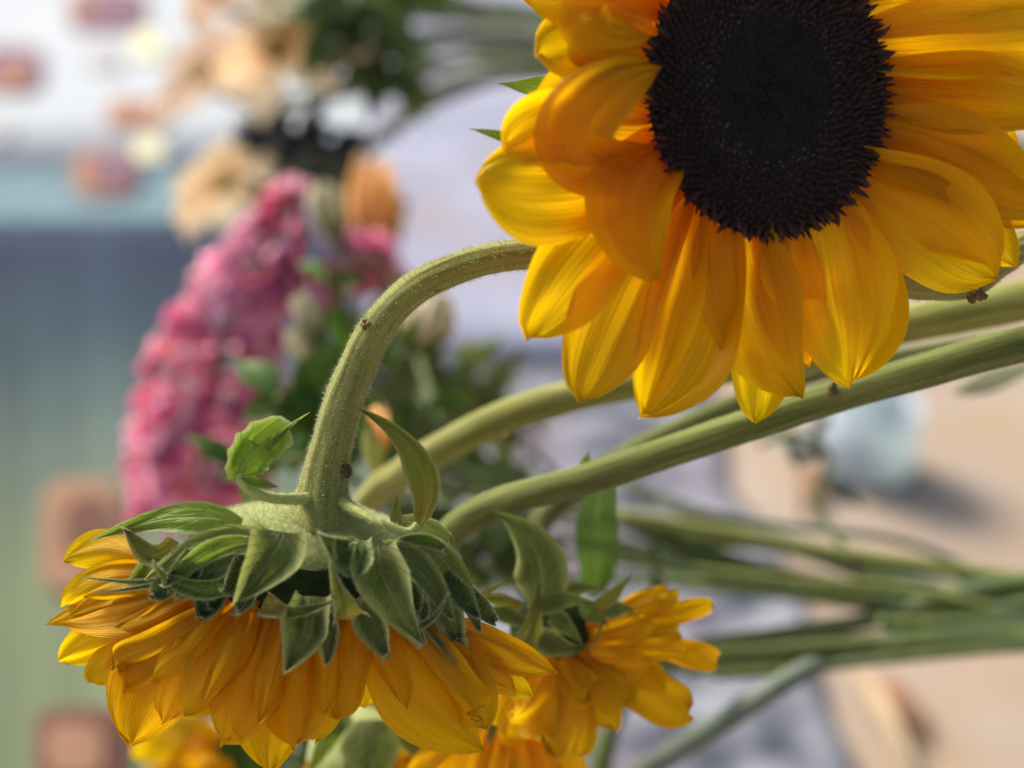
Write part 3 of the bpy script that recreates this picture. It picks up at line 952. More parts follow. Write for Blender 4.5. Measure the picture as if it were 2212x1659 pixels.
lp = [
    # far-left group
    ([(330, 1225, -2), (240, 1160, -2), (138, 1212, -3)], 82, dict(prof=ROUND, cup=0.6)),
    ([(360, 1255, -1), (240, 1225, -1), (136, 1310, -2)], 80, dict(prof=ROUND, cup=0.7)),
    ([(350, 1290, -2), (230, 1300, -2.5), (100, 1349, -3)], 52, dict(cup=0.5)),
    ([(370, 1270, 0), (260, 1290, 0), (152, 1330, -1)], 70, dict(cup=0.7)),
    ([(410, 1270, 1), (290, 1330, 1.5), (132, 1345, 0)], 96, dict(cup=0.9, roll=0.3, twist=0.5)),
    ([(400, 1310, -0.5), (230, 1370, -0.5), (128, 1428, -1.5)], 86, dict(prof=ROUND, cup=0.7)),
    ([(430, 1290, 0.5), (280, 1390, 0.8), (185, 1470, 0)], 110, dict(prof=ROUND, cup=0.7)),
    ([(460, 1290, 1.2), (330, 1400, 2.4), (240, 1480, 1)], 130, dict(prof=ROUND, cup=0.7, twist=0.4)),
    ([(500, 1300, 2.2), (400, 1390, 3.6), (252, 1436, 2.4)], 100, dict(cup=1.1, roll=-0.4, twist=-0.3)),
    ([(500, 1300, 0.0), (330, 1430, 0.5), (283, 1602, 0)], 165, dict(prof=ROUND, cup=0.4)),
    ([(530, 1300, 1.0), (420, 1420, 1.6), (350, 1560, 1)], 120, dict(prof=ROUND, cup=0.6)),
    ([(555, 1310, 2.0), (470, 1440, 3.0), (400, 1545, 1.5)], 130, dict(cup=0.6)),
    ([(590, 1310, 1.6), (530, 1460, 2.4), (480, 1606, 1.2)], 150, dict(prof=ROUND, cup=0.4)),
    ([(600, 1320, 0.2), (570, 1490, 0.8), (580, 1675, 0)], 160, dict(prof=(0.55, 0.3, 1.8, 0.75), cup=0.4)),
    ([(655, 1340, 1.8), (640, 1480, 3.0), (637, 1612, 1.8)], 140, dict(prof=(0.6, 0.35, 2.0, 0.65), cup=0.5)),
    ([(690, 1330, 0.5), (690, 1470, 1), (680, 1598, 0.2)], 100, dict(prof=ROUND, cup=0.5)),
    ([(765, 1310, 2.0), (760, 1440, 3.2), (722, 1552, 2.2)], 92, dict(cup=0.8, prof=(0.55, 0.5, 2.4, 0.5), twist=0.4)),
    ([(820, 1310, 1.6), (850, 1480, 2.6), (1045, 1622, 0.5)], 170, dict(prof=(0.55, 0.3, 1.8, 0.75), cup=0.4)),
    ([(860, 1320, 2.6), (930, 1450, 4.2), (1030, 1546, 2.0)], 125, dict(cup=0.8, roll=0.3)),
    ([(920, 1330, 0.4), (980, 1440, 1), (1050, 1575, 0)], 110, dict(prof=ROUND, cup=0.5)),
    ([(900, 1340, 1.8), (980, 1400, 3), (1110, 1490, 1.0)], 90, dict(cup=0.7)),
    ([(935, 1345, 1.2), (1060, 1390, 2.4), (1200, 1452, 0.2)], 84, dict(cup=0.8, roll=-0.3)),
    ([(945, 1375, 0.6), (1050, 1450, 1), (1150, 1502, 0)], 76, dict(cup=0.7)),
    # narrow folded petals lying over the skirt
    ([(420, 1290, 2.2), (330, 1340, 3.6), (235, 1372, 2.6)], 62, dict(cup=1.0)),
    ([(470, 1310, 2.8), (400, 1400, 4.4), (330, 1470, 3.2)], 66, dict(cup=1.0)),
    ([(540, 1320, 3.0), (500, 1430, 4.6), (436, 1520, 3.4)], 70, dict(cup=1.0)),
    ([(615, 1330, 3.0), (590, 1450, 4.8), (560, 1560, 3.4)], 72, dict(cup=0.9)),
    ([(700, 1330, 3.0), (705, 1440, 4.6), (700, 1540, 3.2)], 66, dict(cup=1.0)),
    ([(800, 1320, 3.0), (840, 1430, 4.6), (880, 1530, 3.2)], 74, dict(cup=1.0)),
    ([(890, 1340, 3.2), (960, 1430, 4.8), (1010, 1500, 3.0)], 66, dict(cup=1.0)),
    ([(380, 1270, 2.0), (280, 1270, 3.0), (180, 1290, 1.8)], 50, dict(cup=1.0)),
    # far side, mostly hidden
    ([(760, 1330, -12), (780, 1450, -16), (790, 1530, -18)], 130, dict(prof=ROUND)),
    ([(560, 1310, -12), (520, 1430, -16), (480, 1520, -18)], 130, dict(prof=ROUND)),
    ([(660, 1320, -14), (650, 1440, -18), (640, 1540, -20)], 130, dict(prof=ROUND)),
    ([(850, 1330, -10), (920, 1430, -14), (980, 1500, -16)], 120, dict(prof=ROUND)),
    ([(450, 1290, -10), (370, 1380, -14), (310, 1440, -16)], 120, dict(prof=ROUND)),
]
for k, (pp, W, kw) in enumerate(lp):
    kw = dict(kw)
    kw.setdefault('twist', random.Random(k + 50).uniform(-0.4, 0.4))
    kw.setdefault('ridge', 0.17)
    kw.setdefault('ruffle', 0.10)
    kw.setdefault('tipn', 0.2)
    rc = random.Random(k * 7 + 3)
    x_, y_, l_ = pp[-1]
    x1_, y1_, l1_ = pp[-2]
    m_ = math.hypot(x_ - x1_, y_ - y1_) or 1
    pr_ = rc.choice((-1, 1)) * rc.uniform(5, 16)
    if k in (8, 18): pp = pp[:-1] + [(x_ + (x_ - x1_) * 0.06, y_ + (y_ - y1_) * 0.06, l_), (x_ - (y_ - y1_) / m_ * pr_, y_ + (x_ - x1_) / m_ * pr_, l_ + rc.uniform(-1, 5))]
    kw['cup'] = -kw.get('cup', 0.5)      # seen from behind: the edges bend away
    blade('petal', M_PETAL, sl, [pl(*q) for q in pp], 1.14 * W * pm, seed=500 + k, nu=12, nv=22, **kw)

R4 = lambda x, y: (83 + .4334 * x, 884.8 + .4334 * y)


def rb(pts, W, mat=None, **kw):
    """bract of the drooping flower; pts = (x, y, layer) in the close-up's pixels"""
    q = []
    for x, y, l in pts:
        X, Y = R4(x, y)
        q.append(pl(X, Y, l))
    kw.setdefault('prof', BRACT)
    sd_ = kw.get('seed', 0)
    kw.setdefault('cup', -0.5)
    kw.setdefault('edge', random.Random(sd_).uniform(0.4, 0.9))
    kw.setdefault('ruffle', 0.16)
    kw.setdefault('nu', 12)
    kw.setdefault('nv', 18)
    Wm = W * .4334 * pm
    rh = random.Random(sd_ * 3 + 1)
    if len(q) == 3 and kw['prof'] is BRACT:
        dd = (q[2] - q[1]).normalized()
        q.append(q[2] + (dd * 0.4 - FW * rh.uniform(0.2, 1.0) + RT * rh.uniform(-0.7, 0.7) + UP * rh.uniform(-0.1, 0.8)) * 0.0034)
    V, F, UVs = blade_geo(q, Wm, **kw)
    o = mobj('bract', V, F, mat or M_BRACT, sl, UVs)
    h1, f1 = edge_hairs(V, kw['nu'], kw['nv'], 240, 0.0008, 0.00006, kw.get('seed', 0))
    h2, f2 = hairs_on(V, F, 1000, 0.0006, 0.00006, kw.get('seed', 0) + 1, lean=0.8, pick='both')
    n = len(h1)
    mobj('bract_hairs', h1 + h2, f1 + [tuple(i + n for i in f) for f in f2], M_HAIR, o, kind='stuff', smooth=False)
    return o


rb([(1010, 575, 2), (720, 465, 5), (285, 646, 1)], 165, M_LEAF_BRIGHT, prof=(0.42, 0.35, 1.2, 1.1), seed=1, face=(UP * 0.2 - FW), edge=0.1, cup=-0.3)
rb([(1080, 650, 2.5), (800, 620, 6), (590, 860, 4)], 180, seed=2, roll=0.2, edge=0.2)
rb([(1040, 655, 4), (830, 645, 8), (640, 880, 6)], 110, M_LEAF_BRIGHT, seed=3, roll=-0.2, cup=-0.7)
rb([(1060, 780, 5), (800, 1040, 8.5), (585, 800, 7)], 110, M_LEAF_BRIGHT, seed=4, roll=-0.2, cup=-0.8)
rb([(1000, 740, 3.5), (800, 820, 6), (700, 930, 4)], 120, seed=41)
rb([(1220, 610, 6), (1190, 740, 9.5), (992, 955, 8.5)], 262, seed=5, cup=0.35, edge=0.5, prof=(0.35, 0.85, 1.5, 1.0))
rb([(1530, 690, 7), (1560, 760, 9), (1395, 600, 9)], 150, seed=6, cup=-0.9, prof=(0.5, 0.8, 1.5, 1.0))
rb([(1580, 650, 7), (1570, 740, 9), (1560, 810, 8)], 180, seed=61, cup=-0.6, prof=(0.5, 0.9, 2.5, 0.6))
rb([(1560, 1040, 6.5), (1520, 960, 9.5), (1455, 745, 10)], 190, M_LEAF_YEL, seed=7, prof=SPIKE, cup=-0.7)
rb([(1120, 960, 6), (1260, 1060, 9), (1495, 938, 9)], 130, M_LEAF_YEL, seed=8, prof=SPIKE, cup=-0.6)
rb([(1370, 930, 5), (1350, 1080, 8), (1240, 1290, 6)], 215, seed=9, cup=-0.5, prof=(0.45, 0.8, 1.4, 0.9))
rb([(1440, 960, 3.5), (1430, 1080, 6), (1465, 1250, 4.5)], 120, seed=10, cup=-0.4)
rb([(1610, 930, 4), (1640, 1040, 6.5), (1735, 1245, 4.5)], 150, seed=11, cup=-0.4)
rb([(1690, 680, 6.5), (1690, 870, 10), (1915, 1165, 8)], 245, seed=12, cup=0.3, edge=0.45, prof=(0.4, 0.8, 1.5, 1.0))
rb([(1720, 700, 5), (1900, 680, 8), (2030, 1030, 5)], 150, seed=13, roll=-0.4)
rb([(1800, 640, 3), (2080, 640, 5), (2180, 1080, 2)], 150, seed=14)
rb([(1800, 660, 4.5), (1950, 610, 6), (2050, 710, 4.5)], 70, M_LEAF_BRIGHT, seed=15)
rb([(1850, 1080, 6), (1980, 1090, 8), (2045, 900, 7)], 50, M_LEAF_YEL, seed=16, prof=SPIKE)
rb([(680, 650, 1), (570, 830, 2.5), (480, 620, 1)], 110, M_LEAF_YEL, seed=17, cup=-0.7)
rb([(640, 840, 2), (470, 880, 3), (225, 832, 2)], 44, seed=18, prof=SPIKE)
rb([(660, 860, 2.4), (500, 890, 3.4), (310, 910, 2)], 40, seed=181, prof=SPIKE)
rb([(600, 720, 0), (540, 790, 1), (470, 870, 0)], 90, M_LEAF_BRIGHT, seed=182)
rb([(1980, 900, 2.5), (2050, 1030, 5), (2110, 1160, 2)], 140, seed=19)
rb([(1900, 950, 3.5), (1960, 1150, 5), (2165, 1345, 2)], 90, seed=20, prof=(0.2, 0.9, 0.8, 1.2))
rb([(930, 840, 2.5), (900, 920, 4), (860, 1010, 3)], 100, seed=22)
rb([(1060, 860, 2.5), (1040, 950, 4), (1000, 1010, 3)], 100, seed=23)
rb([(1780, 960, 3.5), (1850, 1060, 5), (1920, 1180, 4)], 120, seed=24)
# smaller inner bracts all round, gap shade put into their colour, between the large ones
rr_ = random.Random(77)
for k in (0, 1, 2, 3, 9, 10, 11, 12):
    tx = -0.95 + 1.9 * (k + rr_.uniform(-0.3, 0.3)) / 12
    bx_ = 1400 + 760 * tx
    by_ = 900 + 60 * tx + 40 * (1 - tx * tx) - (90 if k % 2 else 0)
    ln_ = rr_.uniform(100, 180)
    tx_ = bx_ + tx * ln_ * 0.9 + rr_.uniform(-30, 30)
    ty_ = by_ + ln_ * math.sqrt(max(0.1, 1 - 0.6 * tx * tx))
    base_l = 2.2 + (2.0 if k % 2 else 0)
    rb([(bx_, by_ - 60, base_l), ((bx_ + tx_) / 2 + rr_.uniform(-20, 20), (by_ + ty_) / 2, base_l + 3), (tx_, ty_, base_l + rr_.uniform(0.5, 3))], rr_.uniform(90, 150), M_BRACT_SHADE, seed=200 + k, roll=rr_.uniform(-0.5, 0.5), cup=rr_.uniform(-0.6, 0.5))
# upper shoulder, far side
rb([(900, 530, -6), (820, 480, -8), (700, 560, -9)], 120, seed=25)
rb([(1800, 560, -6), (1950, 560, -8), (2060, 660, -9)], 120, seed=26)


def rt(pts, name, mat):
    q = []
    for x, y, r, l in pts:
        X, Y = R4(x, y)
        q.append((pl(X, Y, l), r * .4334 * pm))
    V, F, UVs = tube_geo(q, nu=14, lump=0.06, seed=2)
    o = mobj(name, V, F, mat, sl, UVs)
    HV, HF = hairs_on(V, F, 900, 0.0008, 0.00009, 12, lean=0.5)
    mobj('petiole_hairs', HV, HF, M_HAIR, o, kind='stuff', smooth=False)
    return o


M_PETI = solid('pale_petiole', (0.42, 0.48, 0.13), (0.54, 0.60, 0.20), scale=500, rough=0.8, bump=0.4, dist=0.0005, sheen=0.5)
o = rt([(1420, 440, 32, -7), (1330, 442, 30, -4), (1240, 445, 27, 0), (1150, 437, 26, 3), (1060, 402, 24, 5), (1015, 357, 22, 5), (1005, 320, 16, 5)], 'petiole', M_PETI)
X = lambda x, y, l: pl(*R4(x, y), l)
lv = blade('leaf', M_LEAF_BRIGHT, sl, [X(1000, 352, 5), X(1010, 250, 4), X(1100, 190, 4), X(1215, 110, 3)], 235 * .4334 * pm, prof=(0.5, 0.45, 5.0, 0.40), cup=0.25, ruffle=0.14, seed=38, nu=18, nv=26, edge=0.3, ridge=0.07, tipn=2.6, twist=-0.2, scal=0.16)
lv['label'] = 'small curled green leaf standing up left of the stem'
blade('leaf', M_LEAF_BRIGHT, sl, [X(1010, 340, 6), X(1090, 370, 6.5), X(1200, 385, 6)], 60 * .4334 * pm, prof=LEAF, cup=0.5, ruffle=0.15, seed=32, nu=8, nv=14)
o = rt([(1460, 440, 28, -7), (1530, 475, 26, -4), (1620, 520, 24, 0), (1720, 570, 23, 3), (1840, 610, 20, 4), (1890, 570, 18, 4)], 'petiole', M_PETI)
lv = blade('leaf', M_LEAF_YEL, sl, [X(1885, 590, 4), X(2010, 330, 3), X(1850, 130, 2), X(1590, -10, 0)], 165 * .4334 * pm, prof=(0.4, 0.3, 1.2, 1.0), cup=-0.6, seed=33, nu=12, nv=22, roll=0.3)
lv['label'] = 'long yellowing leaf hanging right of the stem'
blade('leaf', M_LEAF_YEL, sl, [X(1800, 620, 3), X(1770, 530, 3), X(1790, 420, 2)], 60 * .4334 * pm, prof=LEAF, cup=-0.4, seed=34, nu=6, nv=10)
# small leaflets near the shoulder

# ---- generic petal/bract lists for the other sunflowers
R5 = lambda x, y: (884.8 + .4333 * x, 940 + .4333 * y)


def part_list(t, lst, conv, d, mat, name, sc, prof, seed, sgn=-1, lay=0.0015, **kw0):
    for k, (pp, W, kw) in enumerate(lst):
        kw = dict(kw0, **kw)
        kw.setdefault('prof', prof)
        kw.setdefault('cup', 0.5)
        kw['cup'] *= sgn
        kw.setdefault('twist', random.Random(k + seed).uniform(-0.4, 0.4))
        m = kw.pop('mat', mat)
        q = []
        if name == 'petal' and len(pp) == 3:
            rc = random.Random(k * 5 + seed)
            x_, y_, l_ = pp[2]
            pp = pp[:2] + [(x_, y_, l_), (x_ + rc.uniform(-40, 40) * sc, y_ - rc.uniform(0, 50) * sc, l_ + rc.uniform(-2, 4))]
        for x, y, l in pp:
            X_, Y_ = conv(x, y)
            q.append(P(X_, Y_, d - l * lay))
        blade(name, m, t, q, W * sc * d / KPX, seed=seed + k, **kw)


# ---- 3. smaller sunflower behind on the right
D3 = 0.372
s3 = thing('sunflower', P(1200, 1350, D3), 'smaller drooping sunflower just behind the front one, petals spread to the right', 'sunflower', SUNGRP)
ellipsoid('receptacle', P(1205, 1362, D3 + 0.004), aw, 0.0125, 0.0125, 0.010, M_CALYX_SHADE, s3)  # coloured with the shade inside the bracts
part_list(s3, [
    ([(960, 960, 1), (1150, 900, 1.5), (1325, 785, 0)], 130, {}),
    ([(1050, 950, 0), (1300, 900, 1), (1500, 850, 0)], 100, dict(prof=ROUND)),
    ([(940, 1020, 2), (1120, 960, 2.8), (1350, 1000, 1)], 120, {}),
    ([(1000, 1060, 1), (1300, 1010, 2), (1530, 1140, 0)], 130, dict(prof=ROUND)),
    ([(900, 1080, 3), (1080, 1090, 4), (1260, 1260, 2)], 140, {}),
    ([(880, 1060, 4), (1100, 1060, 5), (1400, 1080, 3)], 110, dict(cup=0.9)),
    ([(780, 1080, 2), (1040, 1180, 3), (1400, 1400, 1)], 230, dict(prof=(0.55, 0.4, 1.9, 0.7))),
    ([(820, 1120, 0), (960, 1300, 0), (1000, 1460, -1)], 160, dict(prof=ROUND)),
    ([(740, 1080, 4), (740, 1320, 6), (690, 1560, 4)], 270, dict(prof=ROUND)),
    ([(640, 1090, 3), (560, 1280, 5), (470, 1500, 2)], 220, dict(prof=ROUND)),
    ([(780, 1100, 1), (880, 1350, 1.5), (840, 1600, 0)], 150, dict(prof=ROUND)),
    ([(680, 1080, 5), (600, 1160, 7), (560, 1270, 6)], 150, dict(prof=ROUND, cup=0.8)),
    ([(840, 1060, 5), (900, 1160, 7), (1000, 1240, 5.5)], 150, dict(prof=ROUND, cup=0.7)),
    ([(900, 1040, 4), (1050, 1000, 6), (1210, 930, 5)], 140, {}),
    ([(880, 1090, 5), (1010, 1120, 7), (1190, 1140, 5)], 170, {}),
    ([(800, 1100, 4.5), (950, 1230, 6.5), (1090, 1340, 5)], 190, dict(prof=ROUND)),
    ([(700, 1100, 6), (640, 1260, 8), (540, 1390, 6)], 190, dict(prof=ROUND)),
    ([(860, 1000, 3), (1010, 900, 4), (1240, 820, 3)], 120, {}),
    ([(760, 1110, 6.5), (820, 1220, 8.5), (880, 1310, 7)], 170, dict(prof=ROUND)),
    ([(560, 1080, 0), (400, 1180, 0), (330, 1300, 0)], 160, dict(prof=ROUND)),
    ([(560, 1020, -1), (420, 1090, -1), (280, 1150, -1)], 130, dict(prof=ROUND)),
], R5, D3, M_PETAL, 'petal', .50, PETAL, 700, ridge=0.12, ruffle=0.12)
part_list(s3, [
    ([(650, 870, 7), (730, 560, 9), (440, 385, 6)], 230, dict(mat=M_BRACT, prof=(0.35, 0.4, 1.3, 1.0))),
    ([(590, 1110, 7), (620, 930, 9), (645, 720, 9)], 150, dict(mat=M_LEAF_YEL, prof=SPIKE)),
    ([(600, 880, 7), (760, 780, 9), (960, 850, 6)], 90, {}),
    ([(700, 800, 4), (850, 740, 5), (1010, 780, 3)], 70, {}),
    ([(920, 850, 7), (1020, 830, 8), (1120, 670, 7)], 60, dict(mat=M_LEAF_YEL)),
    ([(620, 980, 7), (760, 1100, 9), (885, 1055, 7)], 110, {}),
    ([(700, 900, 7), (780, 940, 8), (880, 1065, 6)], 90, {}),
    ([(560, 860, 4), (420, 800, 5), (280, 820, 4)], 60, dict(mat=M_LEAF_YEL)),
    ([(350, 810, 5), (440, 750, 5), (525, 700, 5)], 26, dict(mat=M_LEAF_YEL)),
    ([(560, 930, 5), (440, 880, 6), (300, 860, 4)], 80, {}),
    ([(940, 880, 5), (1050, 860, 6), (1150, 880, 4)], 80, {}),
    ([(850, 890, 5), (930, 870, 7), (990, 960, 6)], 90, dict(mat=M_LEAF_BRIGHT)),
    ([(560, 1010, 5), (480, 1040, 6), (400, 1030, 5)], 60, dict(mat=M_LEAF_YEL)),
    ([(930, 850, 8), (1010, 960, 9), (860, 1085, 8)], 20, dict(mat=M_LEAF_YEL)),
    ([(600, 880, 8), (610, 960, 9), (480, 1040, 8)], 30, dict(mat=M_LEAF_YEL)),
], R5, D3, M_BRACT, 'bract', .52, BRACT, 800, nu=8, nv=14)
tube('stem', M_STEM2, s3, dpts([(1205, 1350, 45, .376), (1170, 1260, 30, .385), (1150, 1180, 28, .40), (1200, 1090, 27, .42), (1400, 960, 26, .44), (1700, 830, 20, .45), (1900, 780, 20, .45), (2230, 722, 20, .45), (2700, 660, 20, .45)]), nu=14)

# ---- 4. sunflower at the very bottom, under the drooping one
D4 = 0.405
s4 = thing('sunflower', P(800, 1600, D4), 'hidden sunflower at the bottom edge, its pale back showing under the drooping petals', 'sunflower', SUNGRP)
ellipsoid('receptacle', P(800, 1610, D4 + .006), Vector((0, 0, 1)), 0.020, 0.016, 0.008, M_RECEP, s4, lump=0.08)
ID = lambda x, y: (x, y)
part_list(s4, [
    ([(740, 1560, 5), (690, 1610, 6), (655, 1700, 5)], 46, dict(mat=M_LEAF_BRIGHT)),
    ([(800, 1555, 7), (800, 1640, 9), (810, 1730, 7)], 130, dict()),
    ([(860, 1560, 6), (900, 1610, 8), (930, 1690, 6)], 60, dict()),
    ([(760, 1560, 5), (720, 1560, 6), (650, 1600, 5)], 46, dict()),
    ([(770, 1570, 6), (750, 1640, 8), (745, 1710, 7)], 30, dict(mat=M_LEAF_YEL)),
    ([(860, 1555, 5), (930, 1560, 6), (960, 1600, 5)], 40, dict(mat=M_LEAF_YEL)),
], ID, D4, M_BRACT, 'bract', 1.0, BRACT, 900, nu=8, nv=14)
part_list(s4, [
    ([(880, 1630, 3), (930, 1650, 4), (850, 1600, 4)], 60, dict(prof=ROUND)),
    ([(890, 1610, 2), (960, 1640, 3), (1010, 1700, 2)], 110, dict(prof=ROUND)),
    ([(860, 1640, 4), (900, 1700, 5), (930, 1790, 4)], 110, dict(prof=ROUND)),
    ([(780, 1660, 3), (780, 1760, 4), (770, 1860, 3)], 120, dict(prof=ROUND)),
    ([(700, 1650, 2), (650, 1740, 3), (600, 1820, 2)], 120, dict(prof=ROUND)),
], ID, D4, M_PETAL, 'petal', 1.0, PETAL, 930)
tube('stem', M_STEM2, s4, dpts([(800, 1590, 50, .415), (830, 1480, 36, .42), (880, 1320, 34, .405), (940, 1200, 34, .385), (1000, 1128, 34, .375), (1085, 1085, 34, .37), (1180, 1058, 34, .365), (1290, 1028, 35, .362), (1500, 958, 35, .358), (1800, 858, 37, .354), (2000, 800, 39, .35), (2230, 738, 40, .348), (2700, 640, 40, .346)]), nu=20, ribs=8, ribamp=0.02, lump=0.06)
for st_ in [o for o in s4.children if o.name.startswith('stem')]:
    HV, HF = hairs_on([v.co + s4.location for v in st_.data.vertices], [tuple(p.vertices) for p in st_.data.polygons], 14000, 0.0008, 0.00005, 31, lean=0.6)
    mobj('stem_hairs', HV, HF, M_HAIR, st_, kind='stuff', smooth=False)
scar(1300, 1036, .3585, 17, s4, 7)
scar(1796, 842, .35, 13, s4, 8)
scar(1090, 1064, .367, 9, s4, 9)
blade('leaf', M_GREENLEAF, s4, [P(1296, 1052, .366), P(1288, 1110, .40), P(1290, 1180, .43), P(1284, 1290, .44)], 92 / KPX * .42, prof=(0.55, 0.6, 2.6, 0.5), cup=0.5, seed=77)
blade('leaf', M_LEAF_BRIGHT, s4, [P(1262, 1034, .366), P(1262, 1010, .368), P(1272, 978, .37)], 32 / KPX * .37, prof=LEAF, cup=0.3, seed=78, nu=6, nv=8)

# ---- 5. sunflower with orange petals at the bottom centre
D5 = 0.378
s5 = thing('sunflower', P(1075, 1560, D5), 'partly hidden sunflower at the bottom centre with orange petals hanging straight down', 'sunflower', SUNGRP)
ellipsoid('receptacle', P(1078, 1560, D5 + .008), Vector((0, 0, 1)), 0.009, 0.009, 0.006, M_BRACT, s5)
part_list(s5, [
    ([(1050, 1560, 1), (1020, 1640, 2), (980, 1760, 1)], 100, {}),
    ([(1075, 1560, 3), (1055, 1660, 4), (1040, 1780, 3)], 100, {}),
    ([(1100, 1550, 2), (1110, 1660, 4), (1110, 1790, 3)], 110, {}),
    ([(1125, 1550, 1), (1160, 1660, 2), (1180, 1790, 1)], 120, {}),
    ([(1140, 1540, 0), (1205, 1620, 0), (1235, 1740, -1)], 110, {}),
    ([(1040, 1570, -1), (960, 1620, -1), (900, 1700, -1)], 90, {}),
], ID, D5, M_PETAL, 'petal', 1.0, PETAL, 960, ridge=0.1)
part_list(s5, [
    ([(1060, 1540, 3), (1070, 1570, 4), (1052, 1610, 4)], 30, {}),
    ([(1080, 1530, 3), (1095, 1570, 5), (1090, 1610, 4)], 34, {}),
    ([(1050, 1530, 3), (1080, 1530, 4), (1112, 1500, 4)], 16, dict(mat=M_LEAF_YEL)),
], ID, D5, M_BRACT, 'bract', 1.0, BRACT, 980, nu=6, nv=10)
tube('stem', M_STEM2, s5, dpts([(1078, 1555, 40, .388), (1090, 1480, 26, .40), (1110, 1390, 26, .42), (1300, 1430, 20, .47), (1700, 1405, 17, .53), (2300, 1360, 18, .55), (2700, 1340, 18, .55)]), nu=12)

# ---- 6. blurred sunflower at the lower left edge
D6 = 0.50
s6 = thing('sunflower', P(420, 1640, D6), 'blurred yellow sunflower in the lower left corner below the drooping flower', 'sunflower', SUNGRP)
ellipsoid('receptacle', P(470, 1620, D6 + .02), Vector((0.3, 0, 1)), 0.012, 0.012, 0.008, M_RECEP, s6)
part_list(s6, [
    ([(470, 1600, 1), (420, 1560, 2), (360, 1580, 1)], 80, dict(prof=ROUND)),
    ([(470, 1620, 2), (390, 1600, 3), (315, 1625, 2)], 80, dict(prof=ROUND)),
    ([(470, 1630, 3), (390, 1650, 4), (320, 1690, 3)], 90, dict(prof=ROUND)),
    ([(470, 1640, 4), (430, 1700, 5), (400, 1790, 4)], 90, dict(prof=ROUND)),
    ([(480, 1640, 4), (480, 1720, 5), (470, 1800, 4)], 90, dict(prof=ROUND)),
    ([(440, 1600, 5), (420, 1620, 6), (450, 1660, 6)], 80, dict(prof=ROUND)),
], ID, D6, M_PETAL, 'petal', 1.0, PETAL, 990)
part_list(s6, [([(480, 1600, 2), (510, 1640, 3), (520, 1700, 2)], 70, {}), ([(490, 1590, 2), (540, 1590, 3), (580, 1640, 2)], 70, {}), ([(500, 1600, 2), (550, 1640, 3), (560, 1700, 2)], 80, {})],
          ID, D6, M_GREENLEAF, 'bract', 1.0, BRACT, 1010, nu=6, nv=10)
tube('stem', M_STEM, s6, dpts([(480, 1615, 40, .52), (560, 1480, 30, .50), (680, 1270, 30, .47), (800, 1078, 33, .435), (860, 1030, 34, .425), (925, 985, 35, .415), (1080, 905, 36, .41), (1250, 852, 36, .405), (1480, 806, 36, .40), (1750, 765, 38, .395), (1900, 715, 40, .39), (2230, 645, 45, .385), (2700, 540, 46, .38)]), nu=18, lump=0.06)
for st_ in [o for o in s6.children if o.name.startswith('stem')]:
    HV, HF = hairs_on([v.co + s6.location for v in st_.data.vertices], [tuple(p.vertices) for p in st_.data.polygons], 12000, 0.0008, 0.00005, 32, lean=0.6)
    mobj('stem_hairs', HV, HF, M_HAIR, st_, kind='stuff', smooth=False)
scar(1098, 945, .402, 11, s6, 11)
scar(1700, 790, .39, 11, s6, 12)
blade('leaf', M_LEAF_YEL, s6, [P(830, 1040, .43), P(790, 960, .435), P(800, 905, .44)], 50 / KPX * .43, prof=LEAF, cup=-0.5, seed=87)

# ------------------------------------------------------------------ blurred stems of the rest of the bunch
def stem_thing(pts, mat, label, leaves=(), group='green stems running right behind the sunflowers'):
    q = dpts(pts)
    t = thing('cut_stem', q[0][0], label, 'flower stem', group)
    tube('stem', mat, t, q, nu=12, sub=5, lump=0.06)
    for k, (pp, W, m) in enumerate(leaves):
        blade('leaf', m, t, [P(*z) for z in pp], W / KPX * pp[0][2], prof=LEAF, cup=0.4, seed=1200 + k + int(pts[0][0]), nu=6, nv=12)
    return t


stem_thing([(1330, 1112, 17, .58), (1560, 1150, 17, .58), (1800, 1195, 18, .58), (2230, 1255, 18, .58), (2700, 1310, 18, .58)], M_OLSTEM, 'green stem sloping down to the right, uppermost of the thin blurred stems')
stem_thing([(1320, 1205, 14, .58), (1550, 1240, 16, .58), (1800, 1290, 18, .58), (2000, 1315, 19, .58), (2230, 1345, 20, .58), (2700, 1390, 26, .55)], M_FARSTEM, 'darker green stem with a small upright leaf stalk, under the uppermost thin stem', [([(1412, 1225, .54), (1425, 1270, .54), (1420, 1330, .54)], 32, M_DARKLEAF), ([(1420, 1230, .55), (1408, 1190, .55), (1415, 1150, .55)], 26, M_DARKLEAF)])
stem_thing([(1340, 1050, 16, .62), (1560, 1128, 20, .62), (1750, 1190, 24, .62), (2000, 1270, 24, .62), (2700, 1420, 24, .62)], M_GREYSTEM, 'grey green stem crossing behind the other thin stems from upper left')
stem_thing([(1480, 1448, 15, .54), (1800, 1408, 18, .54), (2000, 1384, 20, .54), (2230, 1375, 22, .54), (2700, 1380, 30, .52)], M_FARSTEM, 'thick dark green stem running level at the lower right')
stem_thing([(1500, 1395, 18, .57), (1700, 1370, 20, .57), (1900, 1335, 21, .57), (2050, 1290, 24, .57), (2230, 1260, 24, .57), (2700, 1230, 24, .57)], M_FARSTEM, 'green stem rising to the right above the thick level stem')
stem_thing([(1350, 1690, 26, .50), (1560, 1560, 25, .505), (1700, 1470, 24, .51), (1800, 1425, 20, .545), (1950, 1395, 14, .58), (2700, 1350, 14, .60)], M_GREYSTEM, 'pale grey green stem slanting up from the bottom edge to the level stems')
stem_thing([(1285, 1760, 27, .56), (1300, 1640, 26, .56), (1330, 1550, 22, .57), (1420, 1450, 16, .58), (1900, 1380, 14, .58), (2700, 1370, 14, .6)], M_FARSTEM, 'blurred grey stem standing upright at the bottom beside the small sunflower')
